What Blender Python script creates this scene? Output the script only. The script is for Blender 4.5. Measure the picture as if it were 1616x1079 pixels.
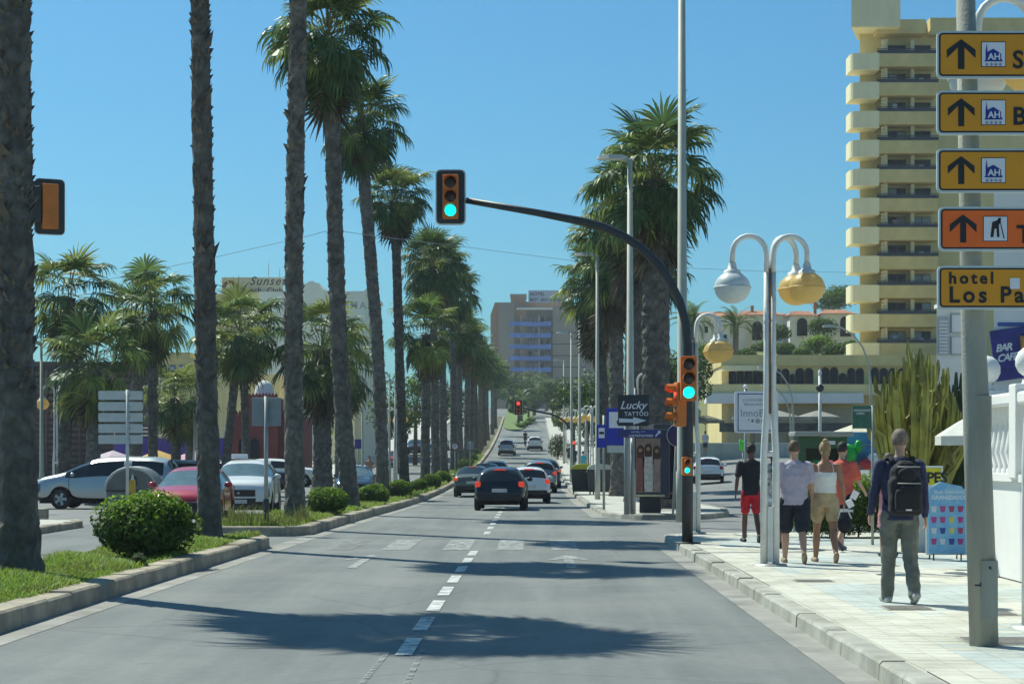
import bpy, bmesh, math, random
import numpy as np
from mathutils import Vector, Matrix
R = math.radians
sc = bpy.context.scene
for o in list(bpy.data.objects): bpy.data.objects.remove(o)
# ---------------------------------------------------------------- camera
F, HX, HY, HC = 3000.0, 835.0, 718.0, 1.75        # focal length and vanishing point measured on the 1616 px photograph, eye height
cam = bpy.data.cameras.new('camera'); camo = bpy.data.objects.new('camera', cam); sc.collection.objects.link(camo)
cam.sensor_width = 36.0; cam.lens = 36.0*F/1616; cam.clip_end = 6000; cam.clip_start = .5
cam.shift_x = (808-HX)/1616; cam.shift_y = (HY-539.5)/1616
camo.location = (0, 0, HC); camo.rotation_euler = (R(90), 0, 0); sc.camera = camo
# ---------------------------------------------------------------- sky and sun
SUN_EL, SUN_V = R(54), Vector((-1.0, 1.08, 0)).normalized()     # horizontal direction towards the sun
w = bpy.data.worlds.new('World'); sc.world = w; w.use_nodes = True
nt = w.node_tree; bg = nt.nodes['Background']; sky = nt.nodes.new('ShaderNodeTexSky')
sky.sky_type = 'NISHITA'; sky.sun_disc = False; sky.sun_elevation = SUN_EL
sky.sun_rotation = math.atan2(SUN_V.x, SUN_V.y)
sky.altitude = 0; sky.air_density = 1.05; sky.dust_density = 1.1; sky.ozone_density = 4.5
tint = nt.nodes.new('ShaderNodeMix'); tint.data_type = 'RGBA'; tint.blend_type = 'MULTIPLY'; tint.inputs[0].default_value = 1
tint.inputs[7].default_value = (.36, .83, .99, 1)                 # the photograph's clear cyan-blue sky
nt.links.new(sky.outputs[0], tint.inputs[6]); nt.links.new(tint.outputs[2], bg.inputs[0]); bg.inputs[1].default_value = .082
sl = bpy.data.lights.new('sun', 'SUN'); sl.energy = 4.35; sl.angle = R(.53); sl.color = (.985, 1, .86)
slo = bpy.data.objects.new('sun', sl); sc.collection.objects.link(slo)
sd = Vector((SUN_V.x*math.cos(SUN_EL), SUN_V.y*math.cos(SUN_EL), math.sin(SUN_EL)))
slo.rotation_euler = sd.to_track_quat('Z', 'Y').to_euler(); slo.location = (0, 0, 40)
vs = sc.view_settings; vs.view_transform = 'Standard'; vs.look = 'None'; vs.gamma = 1; vs.exposure = 0.44; vs.use_curve_mapping = False
# ---------------------------------------------------------------- helpers
C = sc.collection
rnd = random.Random(7)
def tag(o, label=None, cat=None, group=None, kind=None):
    if label: o['label'] = label
    if cat: o['category'] = cat
    if group: o['group'] = group
    if kind: o['kind'] = kind
    return o
def thing(name, label, cat, loc=(0,0,0), rz=0, group=None):
    o = bpy.data.objects.new(name, None); C.objects.link(o); o.empty_display_size = .2
    o.location = loc; o.rotation_euler = (0,0,rz); return tag(o, label, cat, group)
def inst(name, me, parent=None, loc=(0,0,0), rot=(0,0,0), scale=(1,1,1)):
    o = bpy.data.objects.new(name, me); C.objects.link(o); o.parent = parent
    o.location = loc; o.rotation_euler = rot; o.scale = scale; return o
def copy_tree(o, parent=None):
    c = o.copy(); C.objects.link(c); c.parent = parent
    for ch in o.children: copy_tree(ch, c)
    return c
def smooth(a, b, x):
    t = min(1, max(0, (x-a)/(b-a))); return t*t*(3-2*t)
def lerp(a, b, t): return a+(b-a)*t
def interp(x, pts):
    if x <= pts[0][0]: return pts[0][1]
    for (x0,y0),(x1,y1) in zip(pts, pts[1:]):
        if x <= x1: return y0+(y1-y0)*(x-x0)/(x1-x0)
    return pts[-1][1]
class MB:
    """collects shapes; build() links them as one mesh object"""
    def __init__(s): s.v=[]; s.f=[]; s.m=[]; s.sm=[]
    def add(s, vs, fs, m=0, sm=False, M=None):
        n=len(s.v)
        s.v += [tuple(M@Vector(p)) if M else tuple(p) for p in vs]
        for f in fs: s.f.append([i+n for i in f]); s.m.append(m); s.sm.append(sm)
        return s
    def box(s, x0,x1,y0,y1,z0,z1, m=0, M=None):
        return s.add([(x0,y0,z0),(x1,y0,z0),(x1,y1,z0),(x0,y1,z0),(x0,y0,z1),(x1,y0,z1),(x1,y1,z1),(x0,y1,z1)],
              [(0,3,2,1),(4,5,6,7),(0,1,5,4),(1,2,6,5),(2,3,7,6),(3,0,4,7)], m, False, M)
    def bbox(s, x0,x1,y0,y1,z0,z1, b=.01, m=0, M=None):     # bevelled box
        bm=bmesh.new(); bmesh.ops.create_cube(bm,size=1)
        for v in bm.verts: v.co=Vector((lerp(x0,x1,v.co.x+.5),lerp(y0,y1,v.co.y+.5),lerp(z0,z1,v.co.z+.5)))
        bmesh.ops.bevel(bm,geom=bm.edges[:],offset=b,segments=2,profile=.5,affect='EDGES'); bm.verts.index_update()
        s.add([v.co.copy() for v in bm.verts],[[v.index for v in f.verts] for f in bm.faces],m,False,M); bm.free(); return s
    def tube(s, pts, rad, n=10, m=0, caps=True, M=None, sm=True, up=None):
        """sweep; rad is one radius, one per point, or (rx, ry) per point"""
        pts=[Vector(p) for p in pts]; k=len(pts)
        if not isinstance(rad,(list,tuple)): rad=[rad]*k
        vs=[]; prev=None
        for i,p in enumerate(pts):
            t=(pts[min(i+1,k-1)]-pts[max(i-1,0)]).normalized()
            if prev is None:
                u=Vector(up) if up else (Vector((1,0,0)) if abs(t.x)<.9 else Vector((0,1,0)))
            else: u=prev
            u=(u-t*u.dot(t)).normalized(); prev=u; v=t.cross(u)
            r=rad[i]; rx,ry=r if isinstance(r,(list,tuple)) else (r,r)
            for j in range(n):
                a=2*math.pi*j/n; vs.append(p+u*(math.cos(a)*rx)+v*(math.sin(a)*ry))
        fs=[(i*n+j,i*n+(j+1)%n,(i+1)*n+(j+1)%n,(i+1)*n+j) for i in range(k-1) for j in range(n)]
        s.add(vs,fs,m,sm,M)
        if caps:
            b=len(s.v)-len(vs)
            s.f.append([b+j for j in range(n)][::-1]); s.m.append(m); s.sm.append(False)
            s.f.append([b+(k-1)*n+j for j in range(n)]); s.m.append(m); s.sm.append(False)
        return s
    def lathe(s, prof, n=20, m=0, M=None, sm=True):          # prof: (radius, z)
        vs=[]; 
        for r,z in prof: vs += [(r*math.cos(2*math.pi*j/n), r*math.sin(2*math.pi*j/n), z) for j in range(n)]
        fs=[(i*n+j,i*n+(j+1)%n,(i+1)*n+(j+1)%n,(i+1)*n+j) for i in range(len(prof)-1) for j in range(n)]
        return s.add(vs,fs,m,sm,M)
    def prism(s, poly, z0, z1, m=0, M=None):                 # polygon in xy, extruded in z
        n=len(poly); vs=[(x,y,z0) for x,y in poly]+[(x,y,z1) for x,y in poly]
        return s.add(vs,[list(range(n))[::-1],list(range(n,2*n))]+[(i,(i+1)%n,n+(i+1)%n,n+i) for i in range(n)],m,False,M)
    def ball(s, c, r, n=14, m=0, M=None):
        rx,ry,rz = r if isinstance(r,(list,tuple)) else (r,r,r); k=n//2
        vs=[(c[0],c[1],c[2]-rz)]
        for i in range(1,k):
            a=-math.pi/2+math.pi*i/k
            vs += [(c[0]+rx*math.cos(a)*math.cos(2*math.pi*j/n),c[1]+ry*math.cos(a)*math.sin(2*math.pi*j/n),c[2]+rz*math.sin(a)) for j in range(n)]
        vs.append((c[0],c[1],c[2]+rz)); L=len(vs)-1
        fs=[(0,1+(j+1)%n,1+j) for j in range(n)]
        fs+=[(1+i*n+j,1+i*n+(j+1)%n,1+(i+1)*n+(j+1)%n,1+(i+1)*n+j) for i in range(k-2) for j in range(n)]
        fs+=[(1+(k-2)*n+j,1+(k-2)*n+(j+1)%n,L) for j in range(n)]
        return s.add(vs,fs,m,True,M)
    def mesh(s, name, mats):
        me=bpy.data.meshes.new(name); me.from_pydata(s.v,[],s.f)
        for m in (mats if isinstance(mats,(list,tuple)) else [mats]): me.materials.append(m)
        me.polygons.foreach_set('material_index', s.m); me.polygons.foreach_set('use_smooth', s.sm); me.update(); return me
    def build(s, name, mats, parent=None, loc=(0,0,0), rot=(0,0,0)):
        return inst(name, s.mesh(name,mats), parent, loc, rot)
def XZ(M=None):   # prism drawn in x,z and extruded along y
    return Matrix(((1,0,0,0),(0,0,1,0),(0,1,0,0),(0,0,0,1)))
TMP = bpy.data.scenes.new('scratch')
def eval_mesh(o):
    for c in list(o.users_collection): c.objects.unlink(o)        # evaluate alone, in a scratch scene
    TMP.collection.objects.link(o)
    with bpy.context.temp_override(scene=TMP, view_layer=TMP.view_layers[0]):
        dg=bpy.context.evaluated_depsgraph_get(); dg.update(); return bpy.data.meshes.new_from_object(o.evaluated_get(dg))
# ---------------------------------------------------------------- materials
def hexc(h):   # sRGB hex to linear
    c=[int(h[i:i+2],16)/255 for i in (0,2,4)]
    return tuple((x/12.92 if x<=.04045 else ((x+.055)/1.055)**2.4) for x in c)
_mats={}
def mat(name, col=(.5,.5,.5), rough=.6, metal=0, var=.12, scale=6, bump=0, bscale=40, emit=None, estr=0, spec=.5, coat=0, island=0, trans=0, col2=None, streak=None, detail=5):
    if name in _mats: return _mats[name]
    m=bpy.data.materials.new(name); m.use_nodes=True; t=m.node_tree; N=t.nodes; L=t.links
    b=N['Principled BSDF']; b.inputs['Roughness'].default_value=rough; b.inputs['Metallic'].default_value=metal
    b.inputs['Specular IOR Level'].default_value=spec; b.inputs['Coat Weight'].default_value=coat
    tc=N.new('ShaderNodeTexCoord')
    c2=col2 or tuple(c*(1-var*1.6) for c in col); c1=tuple(min(1,c*(1+var*.7)) for c in col)
    nz=N.new('ShaderNodeTexNoise'); nz.inputs['Scale'].default_value=scale; nz.inputs['Detail'].default_value=detail; nz.inputs['Roughness'].default_value=.6
    if streak:
        mp=N.new('ShaderNodeMapping'); mp.inputs['Scale'].default_value=streak; L.new(tc.outputs['Object'],mp.inputs[0]); L.new(mp.outputs[0],nz.inputs['Vector'])
    else: L.new(tc.outputs['Object'],nz.inputs['Vector'])
    rp=N.new('ShaderNodeValToRGB'); rp.color_ramp.elements[0].position=.32; rp.color_ramp.elements[1].position=.68
    rp.color_ramp.elements[0].color=(*c2,1); rp.color_ramp.elements[1].color=(*c1,1); L.new(nz.outputs['Fac'],rp.inputs[0])
    out=rp.outputs[0]
    if island:
        g=N.new('ShaderNodeNewGeometry'); ml=N.new('ShaderNodeMapRange'); ml.inputs['To Min'].default_value=1-island; ml.inputs['To Max'].default_value=1+island
        L.new(g.outputs['Random Per Island'],ml.inputs['Value'])
        hs=N.new('ShaderNodeHueSaturation'); L.new(out,hs.inputs['Color']); L.new(ml.outputs[0],hs.inputs['Value']); out=hs.outputs[0]
    L.new(out,b.inputs['Base Color'])
    if bump:
        nb=N.new('ShaderNodeTexNoise'); nb.inputs['Scale'].default_value=bscale; nb.inputs['Detail'].default_value=4; L.new(tc.outputs['Object'],nb.inputs['Vector'])
        bp=N.new('ShaderNodeBump'); bp.inputs['Strength'].default_value=bump; bp.inputs['Distance'].default_value=.02; L.new(nb.outputs['Fac'],bp.inputs['Height']); L.new(bp.outputs[0],b.inputs['Normal'])
    if emit: b.inputs['Emission Color'].default_value=(*emit,1); b.inputs['Emission Strength'].default_value=estr
    if trans:
        tr=N.new('ShaderNodeBsdfTranslucent'); L.new(out,tr.inputs['Color']); mx=N.new('ShaderNodeMixShader'); mx.inputs[0].default_value=trans
        L.new(b.outputs[0],mx.inputs[1]); L.new(tr.outputs[0],mx.inputs[2]); L.new(mx.outputs[0],N['Material Output'].inputs[0])
    _mats[name]=m; return m
def worn_paint(name, col, keep):      # road paint with holes worn through it
    if name in _mats: return _mats[name]
    m=mat(name,col,.7,var=.1,scale=3); t=m.node_tree; N=t.nodes; L=t.links
    tc=N.new('ShaderNodeTexCoord'); nz=N.new('ShaderNodeTexNoise'); nz.inputs['Scale'].default_value=5; nz.inputs['Detail'].default_value=8; nz.inputs['Roughness'].default_value=.72
    L.new(tc.outputs['Object'],nz.inputs['Vector']); rp=N.new('ShaderNodeValToRGB'); rp.color_ramp.elements[0].position=keep-.1; rp.color_ramp.elements[1].position=keep+.1
    L.new(nz.outputs['Fac'],rp.inputs[0]); tr=N.new('ShaderNodeBsdfTransparent'); mx=N.new('ShaderNodeMixShader')
    L.new(rp.outputs[0],mx.inputs[0]); L.new(tr.outputs[0],mx.inputs[1]); L.new(N['Principled BSDF'].outputs[0],mx.inputs[2]); L.new(mx.outputs[0],N['Material Output'].inputs[0])
    return m
def text_mesh(txt, size, depth=.004, align='LEFT', bold=0, shear=0, spacing=1):
    cu=bpy.data.curves.new('txt','FONT'); cu.body=txt; cu.size=size; cu.extrude=depth; cu.align_x=align; cu.offset=bold; cu.shear=shear; cu.space_character=spacing; cu.resolution_u=3
    o=bpy.data.objects.new('txt',cu); C.objects.link(o); me=eval_mesh(o); bpy.data.objects.remove(o); bpy.data.curves.remove(cu); return me
def lettering(txt, size, m, parent, loc, rz=0, align='LEFT', bold=0, shear=0, spacing=1, depth=.004, name='lettering', mirror=False):
    """upright text facing -y"""
    me=text_mesh(txt,size,depth,align,bold,shear,spacing); me.materials.clear(); me.materials.append(m)
    return inst(name,me,parent,loc,(R(90),0,rz))
# ---------------------------------------------------------------- ground heights
def zr(d):
    if d<45: return 0.0
    if d<85: return -.2*smooth(45,85,d)
    if d<350: return -.2+.000129*(d-85)**2
    t=min(d-350,100); return 8.859+.0684*t-.000342*t*t
def gz(x,d):
    z=zr(d)
    if x>6.2: z+=min(x-6.2,12)*.085*min(1,max(0,(d-55)/50))
    return z
def PX(px,d): return (px-HX)*d/F       # metres to the side for something seen at column px, d metres away
def PZ(py,d): return HC+(HY-py)*d/F
def xr_med(d): return -5.25+.75*smooth(10,66,d)     # kerb of the median, our side
def xl_med(d): return xr_med(d)-2.35+.15*smooth(60,120,d)
def x_right(d): return 2.72 if d<46 else lerp(2.12,2.12,0)+.7*smooth(100,220,d)
# ================================================================ ground, roads, pavements
M_ground=mat('ground',hexc('8f8a78'),.95,var=.2,scale=.15,bump=.3,bscale=3)
def asphalt(name,c1,c2,c3):
    m=bpy.data.materials.new(name); m.use_nodes=True; t=m.node_tree; N=t.nodes; L=t.links; b=N['Principled BSDF']
    tc=N.new('ShaderNodeTexCoord')
    def noise(s,det,vec=None,ro=.6):
        n=N.new('ShaderNodeTexNoise'); n.inputs['Scale'].default_value=s; n.inputs['Detail'].default_value=det; n.inputs['Roughness'].default_value=ro
        L.new(vec or tc.outputs['Object'],n.inputs['Vector']); return n
    mp=N.new('ShaderNodeMapping'); mp.inputs['Scale'].default_value=(1.1,.06,1); L.new(tc.outputs['Object'],mp.inputs[0])
    a=noise(1.0,4,mp.outputs[0]); bb=noise(.35,5); cc=noise(55,3); c9=noise(9,4); 
    r1=N.new('ShaderNodeValToRGB'); r1.color_ramp.elements[0].position=.35; r1.color_ramp.elements[1].position=.65; r1.color_ramp.elements[0].color=(*c1,1); r1.color_ramp.elements[1].color=(*c2,1)
    L.new(a.outputs['Fac'],r1.inputs[0])
    r2=N.new('ShaderNodeValToRGB'); r2.color_ramp.elements[0].position=.45; r2.color_ramp.elements[1].position=.72; r2.color_ramp.elements[0].color=(0,0,0,1); r2.color_ramp.elements[1].color=(.55,.55,.55,1)
    L.new(bb.outputs['Fac'],r2.inputs[0])
    mx=N.new('ShaderNodeMix'); mx.data_type='RGBA'; L.new(r2.outputs[0],mx.inputs[0]); L.new(r1.outputs[0],mx.inputs[6]); mx.inputs[7].default_value=(*c3,1)
    gr=N.new('ShaderNodeMapRange'); gr.inputs['To Min'].default_value=.55; gr.inputs['To Max'].default_value=1.45; av=N.new('ShaderNodeMath'); av.operation='MULTIPLY_ADD'; av.inputs[1].default_value=.45; L.new(c9.outputs['Fac'],av.inputs[0]); hf=N.new('ShaderNodeMath'); hf.operation='MULTIPLY'; hf.inputs[1].default_value=.55; L.new(cc.outputs['Fac'],hf.inputs[0]); L.new(hf.outputs[0],av.inputs[2]); L.new(av.outputs[0],gr.inputs['Value'])
    hs=N.new('ShaderNodeHueSaturation'); L.new(mx.outputs[2],hs.inputs['Color']); L.new(gr.outputs[0],hs.inputs['Value']); L.new(hs.outputs[0],b.inputs['Base Color'])
    # cracks and dark drips, with a shape of their own
    vo=N.new('ShaderNodeTexVoronoi'); vo.feature='DISTANCE_TO_EDGE'; vo.inputs['Scale'].default_value=.22; dn=noise(1.3,6); am=N.new('ShaderNodeMix'); am.data_type='RGBA'; am.inputs[0].default_value=.12; L.new(tc.outputs['Object'],am.inputs[6]); L.new(dn.outputs['Color'],am.inputs[7]); L.new(am.outputs[2],vo.inputs['Vector'])
    cr=N.new('ShaderNodeValToRGB'); cr.color_ramp.elements[0].position=.0; cr.color_ramp.elements[1].position=.006; cr.color_ramp.elements[0].color=(.78,.78,.78,1); L.new(vo.outputs['Distance'],cr.inputs[0])
    sp=noise(2.6,3); sr=N.new('ShaderNodeValToRGB'); sr.color_ramp.elements[0].position=.66; sr.color_ramp.elements[1].position=.74; sr.color_ramp.elements[0].color=(1,1,1,1); sr.color_ramp.elements[1].color=(.78,.78,.78,1); L.new(sp.outputs['Fac'],sr.inputs[0])
    m2=N.new('ShaderNodeMix'); m2.data_type='RGBA'; m2.blend_type='MULTIPLY'; m2.inputs[0].default_value=1; L.new(hs.outputs[0],m2.inputs[6]); L.new(cr.outputs[0],m2.inputs[7])
    m3=N.new('ShaderNodeMix'); m3.data_type='RGBA'; m3.blend_type='MULTIPLY'; m3.inputs[0].default_value=1; L.new(m2.outputs[2],m3.inputs[6]); L.new(sr.outputs[0],m3.inputs[7]); L.new(m3.outputs[2],b.inputs['Base Color'])
    b.inputs['Roughness'].default_value=.82; b.inputs['Specular IOR Level'].default_value=.35
    bp=N.new('ShaderNodeBump'); bp.inputs['Strength'].default_value=.35; bp.inputs['Distance'].default_value=.01; L.new(cc.outputs['Fac'],bp.inputs['Height']); L.new(bp.outputs[0],b.inputs['Normal'])
    return m
M_road=asphalt('asphalt',(.112,.124,.123),(.172,.183,.176),(.225,.228,.212))
M_side=asphalt('asphalt_side',(.15,.155,.155),(.19,.19,.186),(.23,.225,.21))
M_gutter=mat('gutter_concrete',(.30,.29,.265),.9,var=.18,scale=1.5,bump=.3,bscale=50)
M_kerb=mat('kerb_stone',(.42,.355,.255),.9,var=.2,scale=2.2,bump=.4,bscale=60,col2=(.23,.21,.175))
M_kerb_r=mat('kerb_concrete',(.40,.39,.34),.9,var=.16,scale=2.5,bump=.35,bscale=60,col2=(.27,.265,.23))
M_soil=mat('soil',(.10,.075,.045),1,var=.3,scale=6,bump=.6,bscale=30,col2=(.07,.09,.025))
M_pave=mat('pavement_concrete',(.46,.45,.40),.9,var=.12,scale=1.2,bump=.2,bscale=40)
def sheet(name,xa,xb,ds,m,dz=0,zf=zr,nx=2,kind='structure',parent=None):
    mb=MB(); n=nx
    for d in ds:
        a=xa(d) if callable(xa) else xa; b=xb(d) if callable(xb) else xb
        for i in range(n):
            x=lerp(a,b,i/(n-1)); mb.v.append((x,d,(zf(x,d) if zf is gz else zf(d))+dz))
    for k in range(len(ds)-1):
        for i in range(n-1): mb.f.append([k*n+i,k*n+i+1,(k+1)*n+i+1,(k+1)*n+i]); mb.m.append(0); mb.sm.append(True)
    o=mb.build(name,m,parent); 
    if parent is None or kind=='stuff': tag(o,kind=kind)
    return o
DS=[-30,-5,0]+[5*i for i in range(1,10)]+[45+2.5*i for i in range(1,17)]+[85+5*i for i in range(1,54)]+[350+10*i for i in range(1,11)]
def ground_z(x,d):
    return gz(x,d)-.06 if d<460 else zr(450)-.06
g=MB(); xs=[-3000,-600,-200,-100,-60,-40,-20,-8,0,4,6,8,10,14,18.2,25,40,60,100,200,600,3000]; gd=DS+[480,600,900,1500,3500]
for d in gd:
    for x in xs: g.v.append((x,d,ground_z(x,d)))
n=len(xs)
for k in range(len(gd)-1):
    for i in range(n-1): g.f.append([k*n+i,k*n+i+1,(k+1)*n+i+1,(k+1)*n+i]); g.m.append(0); g.sm.append(True)
tag(g.build('ground',M_ground),kind='structure')
sheet('road',-13.6,lambda d:x_right(d)+.6,DS,M_road)
sheet('side_street',lambda d:2.6,34,[36.5+2.5*i for i in range(6)]+[55+5*i for i in range(23)],M_side,-.004+.008,gz,nx=9)
sheet('side_street_left',-60,-10.9,[47.6,50,55,60,65,70,80,90,100,105],M_side,.004)
# pale concrete gutters along the kerbs
sheet('gutter_median',lambda d:xr_med(d)-.05,lambda d:xr_med(d)+.36,[2+1.5*i for i in range(24)]+[40+2*i for i in range(60)],M_gutter,.004)
sheet('gutter_right',lambda d:x_right(d)-.30,lambda d:x_right(d)+.05,[2+1.5*i for i in range(24)],M_gutter,.004)
sheet('gutter_right_far',lambda d:x_right(d)-.34,lambda d:x_right(d)+.05,[54+3*i for i in range(70)],M_gutter,.004)
# painted markings
M_paint=worn_paint('road_paint',(.54,.55,.525),.42); M_paint2=worn_paint('road_paint_old',(.36,.37,.355),.47); M_paint3=worn_paint('road_paint_ghost',(.27,.275,.262),.51)
marks=[]
def xc(d): return -1.10+.18*smooth(15,50,d)
def patch(name,x0,x1,d0,d1,m,sk=0):
    k=max(1,int((d1-d0)/4)); ds=[lerp(d0,d1,i/k) for i in range(k+1)]
    o=sheet(name,lambda d:x0+sk*(d-d0),lambda d:x1+sk*(d-d0),ds,m,.008); o['kind']='structure'; return o
d=16.6
while d<33.2:
    patch('lane_dash',xc(d)-.075,xc(d)+.075,d,d+1.55,M_paint,.004); d+=2.36
d=42.0
while d<150:
    patch('lane_dash',xc(d)-.07,xc(d)+.07,d,d+(1.5 if d<58 else 2.0),M_paint,.002); d+=2.9 if d<58 else 6.5
for k,(xo,wd) in enumerate(((-.26,.05),(.20,.05))):      # ghost of an erased line
    patch('erased_line',xc(14)+xo-wd/2,xc(14)+xo+wd/2,8,17,M_paint3,.012 if xo<0 else -.006)
for x0,mm in ((-3.75,M_paint3),(-2.72,M_paint2),(-1.60,M_paint2),(-.60,M_paint2),(.42,M_paint2),(1.42,M_paint3)):
    patch('crossing_stripe',x0,x0+.5,35.0,39.2,mm)
for xa,mm in ((-2.75,M_paint2),(.66,M_paint2)):                                # straight-ahead arrows
    a=MB(); a.add([(xa-.075,29.4,.008),(xa+.075,29.4,.008),(xa+.075,32.0,.008),(xa-.075,32.0,.008),(xa-.36,31.6,.008),(xa+.36,31.6,.008),(xa,33.4,.008),(xa-.075,32.0,.008),(xa+.075,32.0,.008)],[(0,1,2,3),(4,7,6),(8,5,6),(7,8,6)])
    tag(a.build('lane_arrow',mm),kind='structure')
# ---------------------------------------------------------------- raised median with stone kerbs, soil, grass
KH,KW=.21,.32
def kerb_run(pts, h, wdt, m, parent, name='kerb_stone', L=1.0, zf=None, inner=1, limit=300, chip=.012):
    """pts: outer top line as (x,d); stones butt end to end with 8 mm joints; inner=+1 puts the width to the left of travel"""
    P=[Vector((p[0],p[1],0)) for p in pts]; acc=[0]
    for a,b in zip(P,P[1:]): acc.append(acc[-1]+(b-a).length)
    def at(s):
        for i in range(len(P)-1):
            if s<=acc[i+1] or i==len(P)-2:
                t=(s-acc[i])/(acc[i+1]-acc[i]); return P[i].lerp(P[i+1],t), (P[i+1]-P[i]).normalized()
    n=max(1,int(acc[-1]/L)); out=[]
    rest=MB()
    for i in range(n):
        s0=acc[-1]*i/n+.004; s1=acc[-1]*(i+1)/n-.004
        a,ta=at(s0); b,tb=at(s1); na=Vector((-ta.y,ta.x,0))*inner; nb=Vector((-tb.y,tb.x,0))*inner
        j=rnd.uniform(-chip,chip); j2=rnd.uniform(-chip,chip)*.4
        za=(zf or zr)(a.y); zb=(zf or zr)(b.y); e=.025
        pr=[(-.015,-.08),(0+.0,h-e),(e,h),(wdt,h),(wdt,-.08)]
        vs=[(a+na*(q[0]+j2)).to_tuple()[:2]+(za+q[1]+(j if q[1]>0 else 0),) for q in pr]+[(b+nb*(q[0]+j2)).to_tuple()[:2]+(zb+q[1]+(j if q[1]>0 else 0),) for q in pr]
        k=len(pr); fs=[(q,q+1,k+q+1,k+q) for q in range(k-1)]+[tuple(range(k))[::-1],tuple(range(k,2*k))]
        if inner<0: fs=[f[::-1] for f in fs]
        if i<limit: MB().add(vs,fs).build(name,m,parent)
        else: rest.add(vs,fs)
    if rest.f: tag(rest.build('kerb_stones_far',m,parent),kind='stuff')
def arc(cx,cy,r,a0,a1,n=8): return [(cx+r*math.cos(R(lerp(a0,a1,i/n))),cy+r*math.sin(R(lerp(a0,a1,i/n)))) for i in range(n+1)]
def make_median(name,d0,d1,nose0,nose1,limit):
    ds=[d0]+[d for d in [2.5*i for i in range(200)] if d0+1.5<d<d1-1.5]+[d1]
    m=sheet(name,lambda d:xl_med(d)+.28,lambda d:xr_med(d)-.28,[d0+(.4 if nose0 else 0)]+ds[1:-1]+[d1-(.4 if nose1 else 0)],M_soil,.17)
    right=[(xr_med(d),d) for d in ds]; left=[(xl_med(d),d) for d in ds]
    if nose1:
        r=(xr_med(d1)-xl_med(d1))/2; c=(xr_med(d1)-r); right=right[:-1]+[(xr_med(d1),d1-r*.75)]+[(c+r*math.cos(R(a)),d1-r*.75+r*.75*math.sin(R(a))) for a in (22,45,68,90)]
        left=left[:-1]+[(xl_med(d1),d1-r*.75)]+[(c-r*math.cos(R(a)),d1-r*.75+r*.75*math.sin(R(a))) for a in (22,45,68,90)]
    if nose0:
        right=[(xr_med(d0)-.45,d0),(xr_med(d0)-.14,d0+.1),(xr_med(d0),d0+.45)]+right[1:]
        left=[(xl_med(d0)+.45,d0),(xl_med(d0)+.14,d0+.1),(xl_med(d0),d0+.45)]+left[1:]
        kerb_run([(xl_med(d0)+.45,d0),(xr_med(d0)-.45,d0)],KH,KW,M_kerb,m,L=.95)
    kerb_run(right,KH,KW,M_kerb,m,inner=1,limit=limit); kerb_run(left,KH*.8,.2,M_kerb,m,inner=-1,limit=limit//2)
    return m
med1=make_median('median_strip',3,37.2,0,1,40)
med2=make_median('median_strip_far',41.0,345,1,1,70)
# grass on the median: real blades, too many to count
M_grass=mat('grass',(.19,.30,.035),.7,var=.35,scale=1.2,island=.45,trans=.35,col2=(.21,.25,.045))
M_weed=mat('weed',(.20,.22,.05),.8,var=.3,scale=2,island=.4,trans=.3)
def grass_patch(name,label,d0,d1,dens,hmin,hmax,m,xa=None,xb=None,z0=.17,seed=1,wd=.008,parent=None):
    rg=random.Random(seed); mb=MB(); d=d0
    area=(d1-d0)*1.6; n=int(area*dens)
    for i in range(n):
        d=rg.uniform(d0,d1); x=rg.uniform((xa or (lambda q:xl_med(q)+.22))(d),(xb or (lambda q:xr_med(q)-.26))(d))
        h=rg.uniform(hmin,hmax)*(1+.5*math.sin(x*3.1+d*1.7)); a=rg.uniform(0,6.28); l=rg.uniform(.2,.9)*h
        dx,dy=math.cos(a)*wd,math.sin(a)*wd; z=zr(d)+z0-.01; ex,ey=math.cos(a+1.57)*l,math.sin(a+1.57)*l
        mb.v+=[(x-dx,d-dy,z),(x+dx,d+dy,z),(x+dx*.8+ex*.35,d+dy*.8+ey*.35,z+h*.62),(x-dx*.8+ex*.35,d-dy*.8+ey*.35,z+h*.62),(x+ex,d+ey,z+h*.95)]
        k=len(mb.v); mb.f+=[[k-5,k-4,k-3,k-2],[k-2,k-3,k-1]]; mb.m+=[0,0]; mb.sm+=[False,False]
    o=mb.build(name,m,parent); return tag(o,label,'grass',kind='stuff')
grass_patch('grass','bright green grass on the near end of the median strip',14,36.6,1500,.05,.13,M_grass,seed=2,wd=.009)
grass_patch('grass','green grass along the median strip beyond the crossing',41.4,75,620,.06,.15,M_grass,seed=3,wd=.014)
grass_patch('grass','distant grass on the median strip under the palm row',75,200,90,.10,.22,M_grass,seed=4,wd=.03)
grass_patch('weeds','tall dry weeds at the tip of the far median strip',41.3,44.0,240,.12,.42,M_weed,seed=5,wd=.007)
# ---------------------------------------------------------------- near pavement on the right: tiles and kerb stones
SH=.15
EDGE=6.1
pav=MB(); poly=[(x_right(0)+.2,2),(EDGE+30,2),(EDGE+30,37.5),(8.0,39.8)]+[(3.2+.5+ -0.5+ (.9-.0)*0,39.9)]
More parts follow.
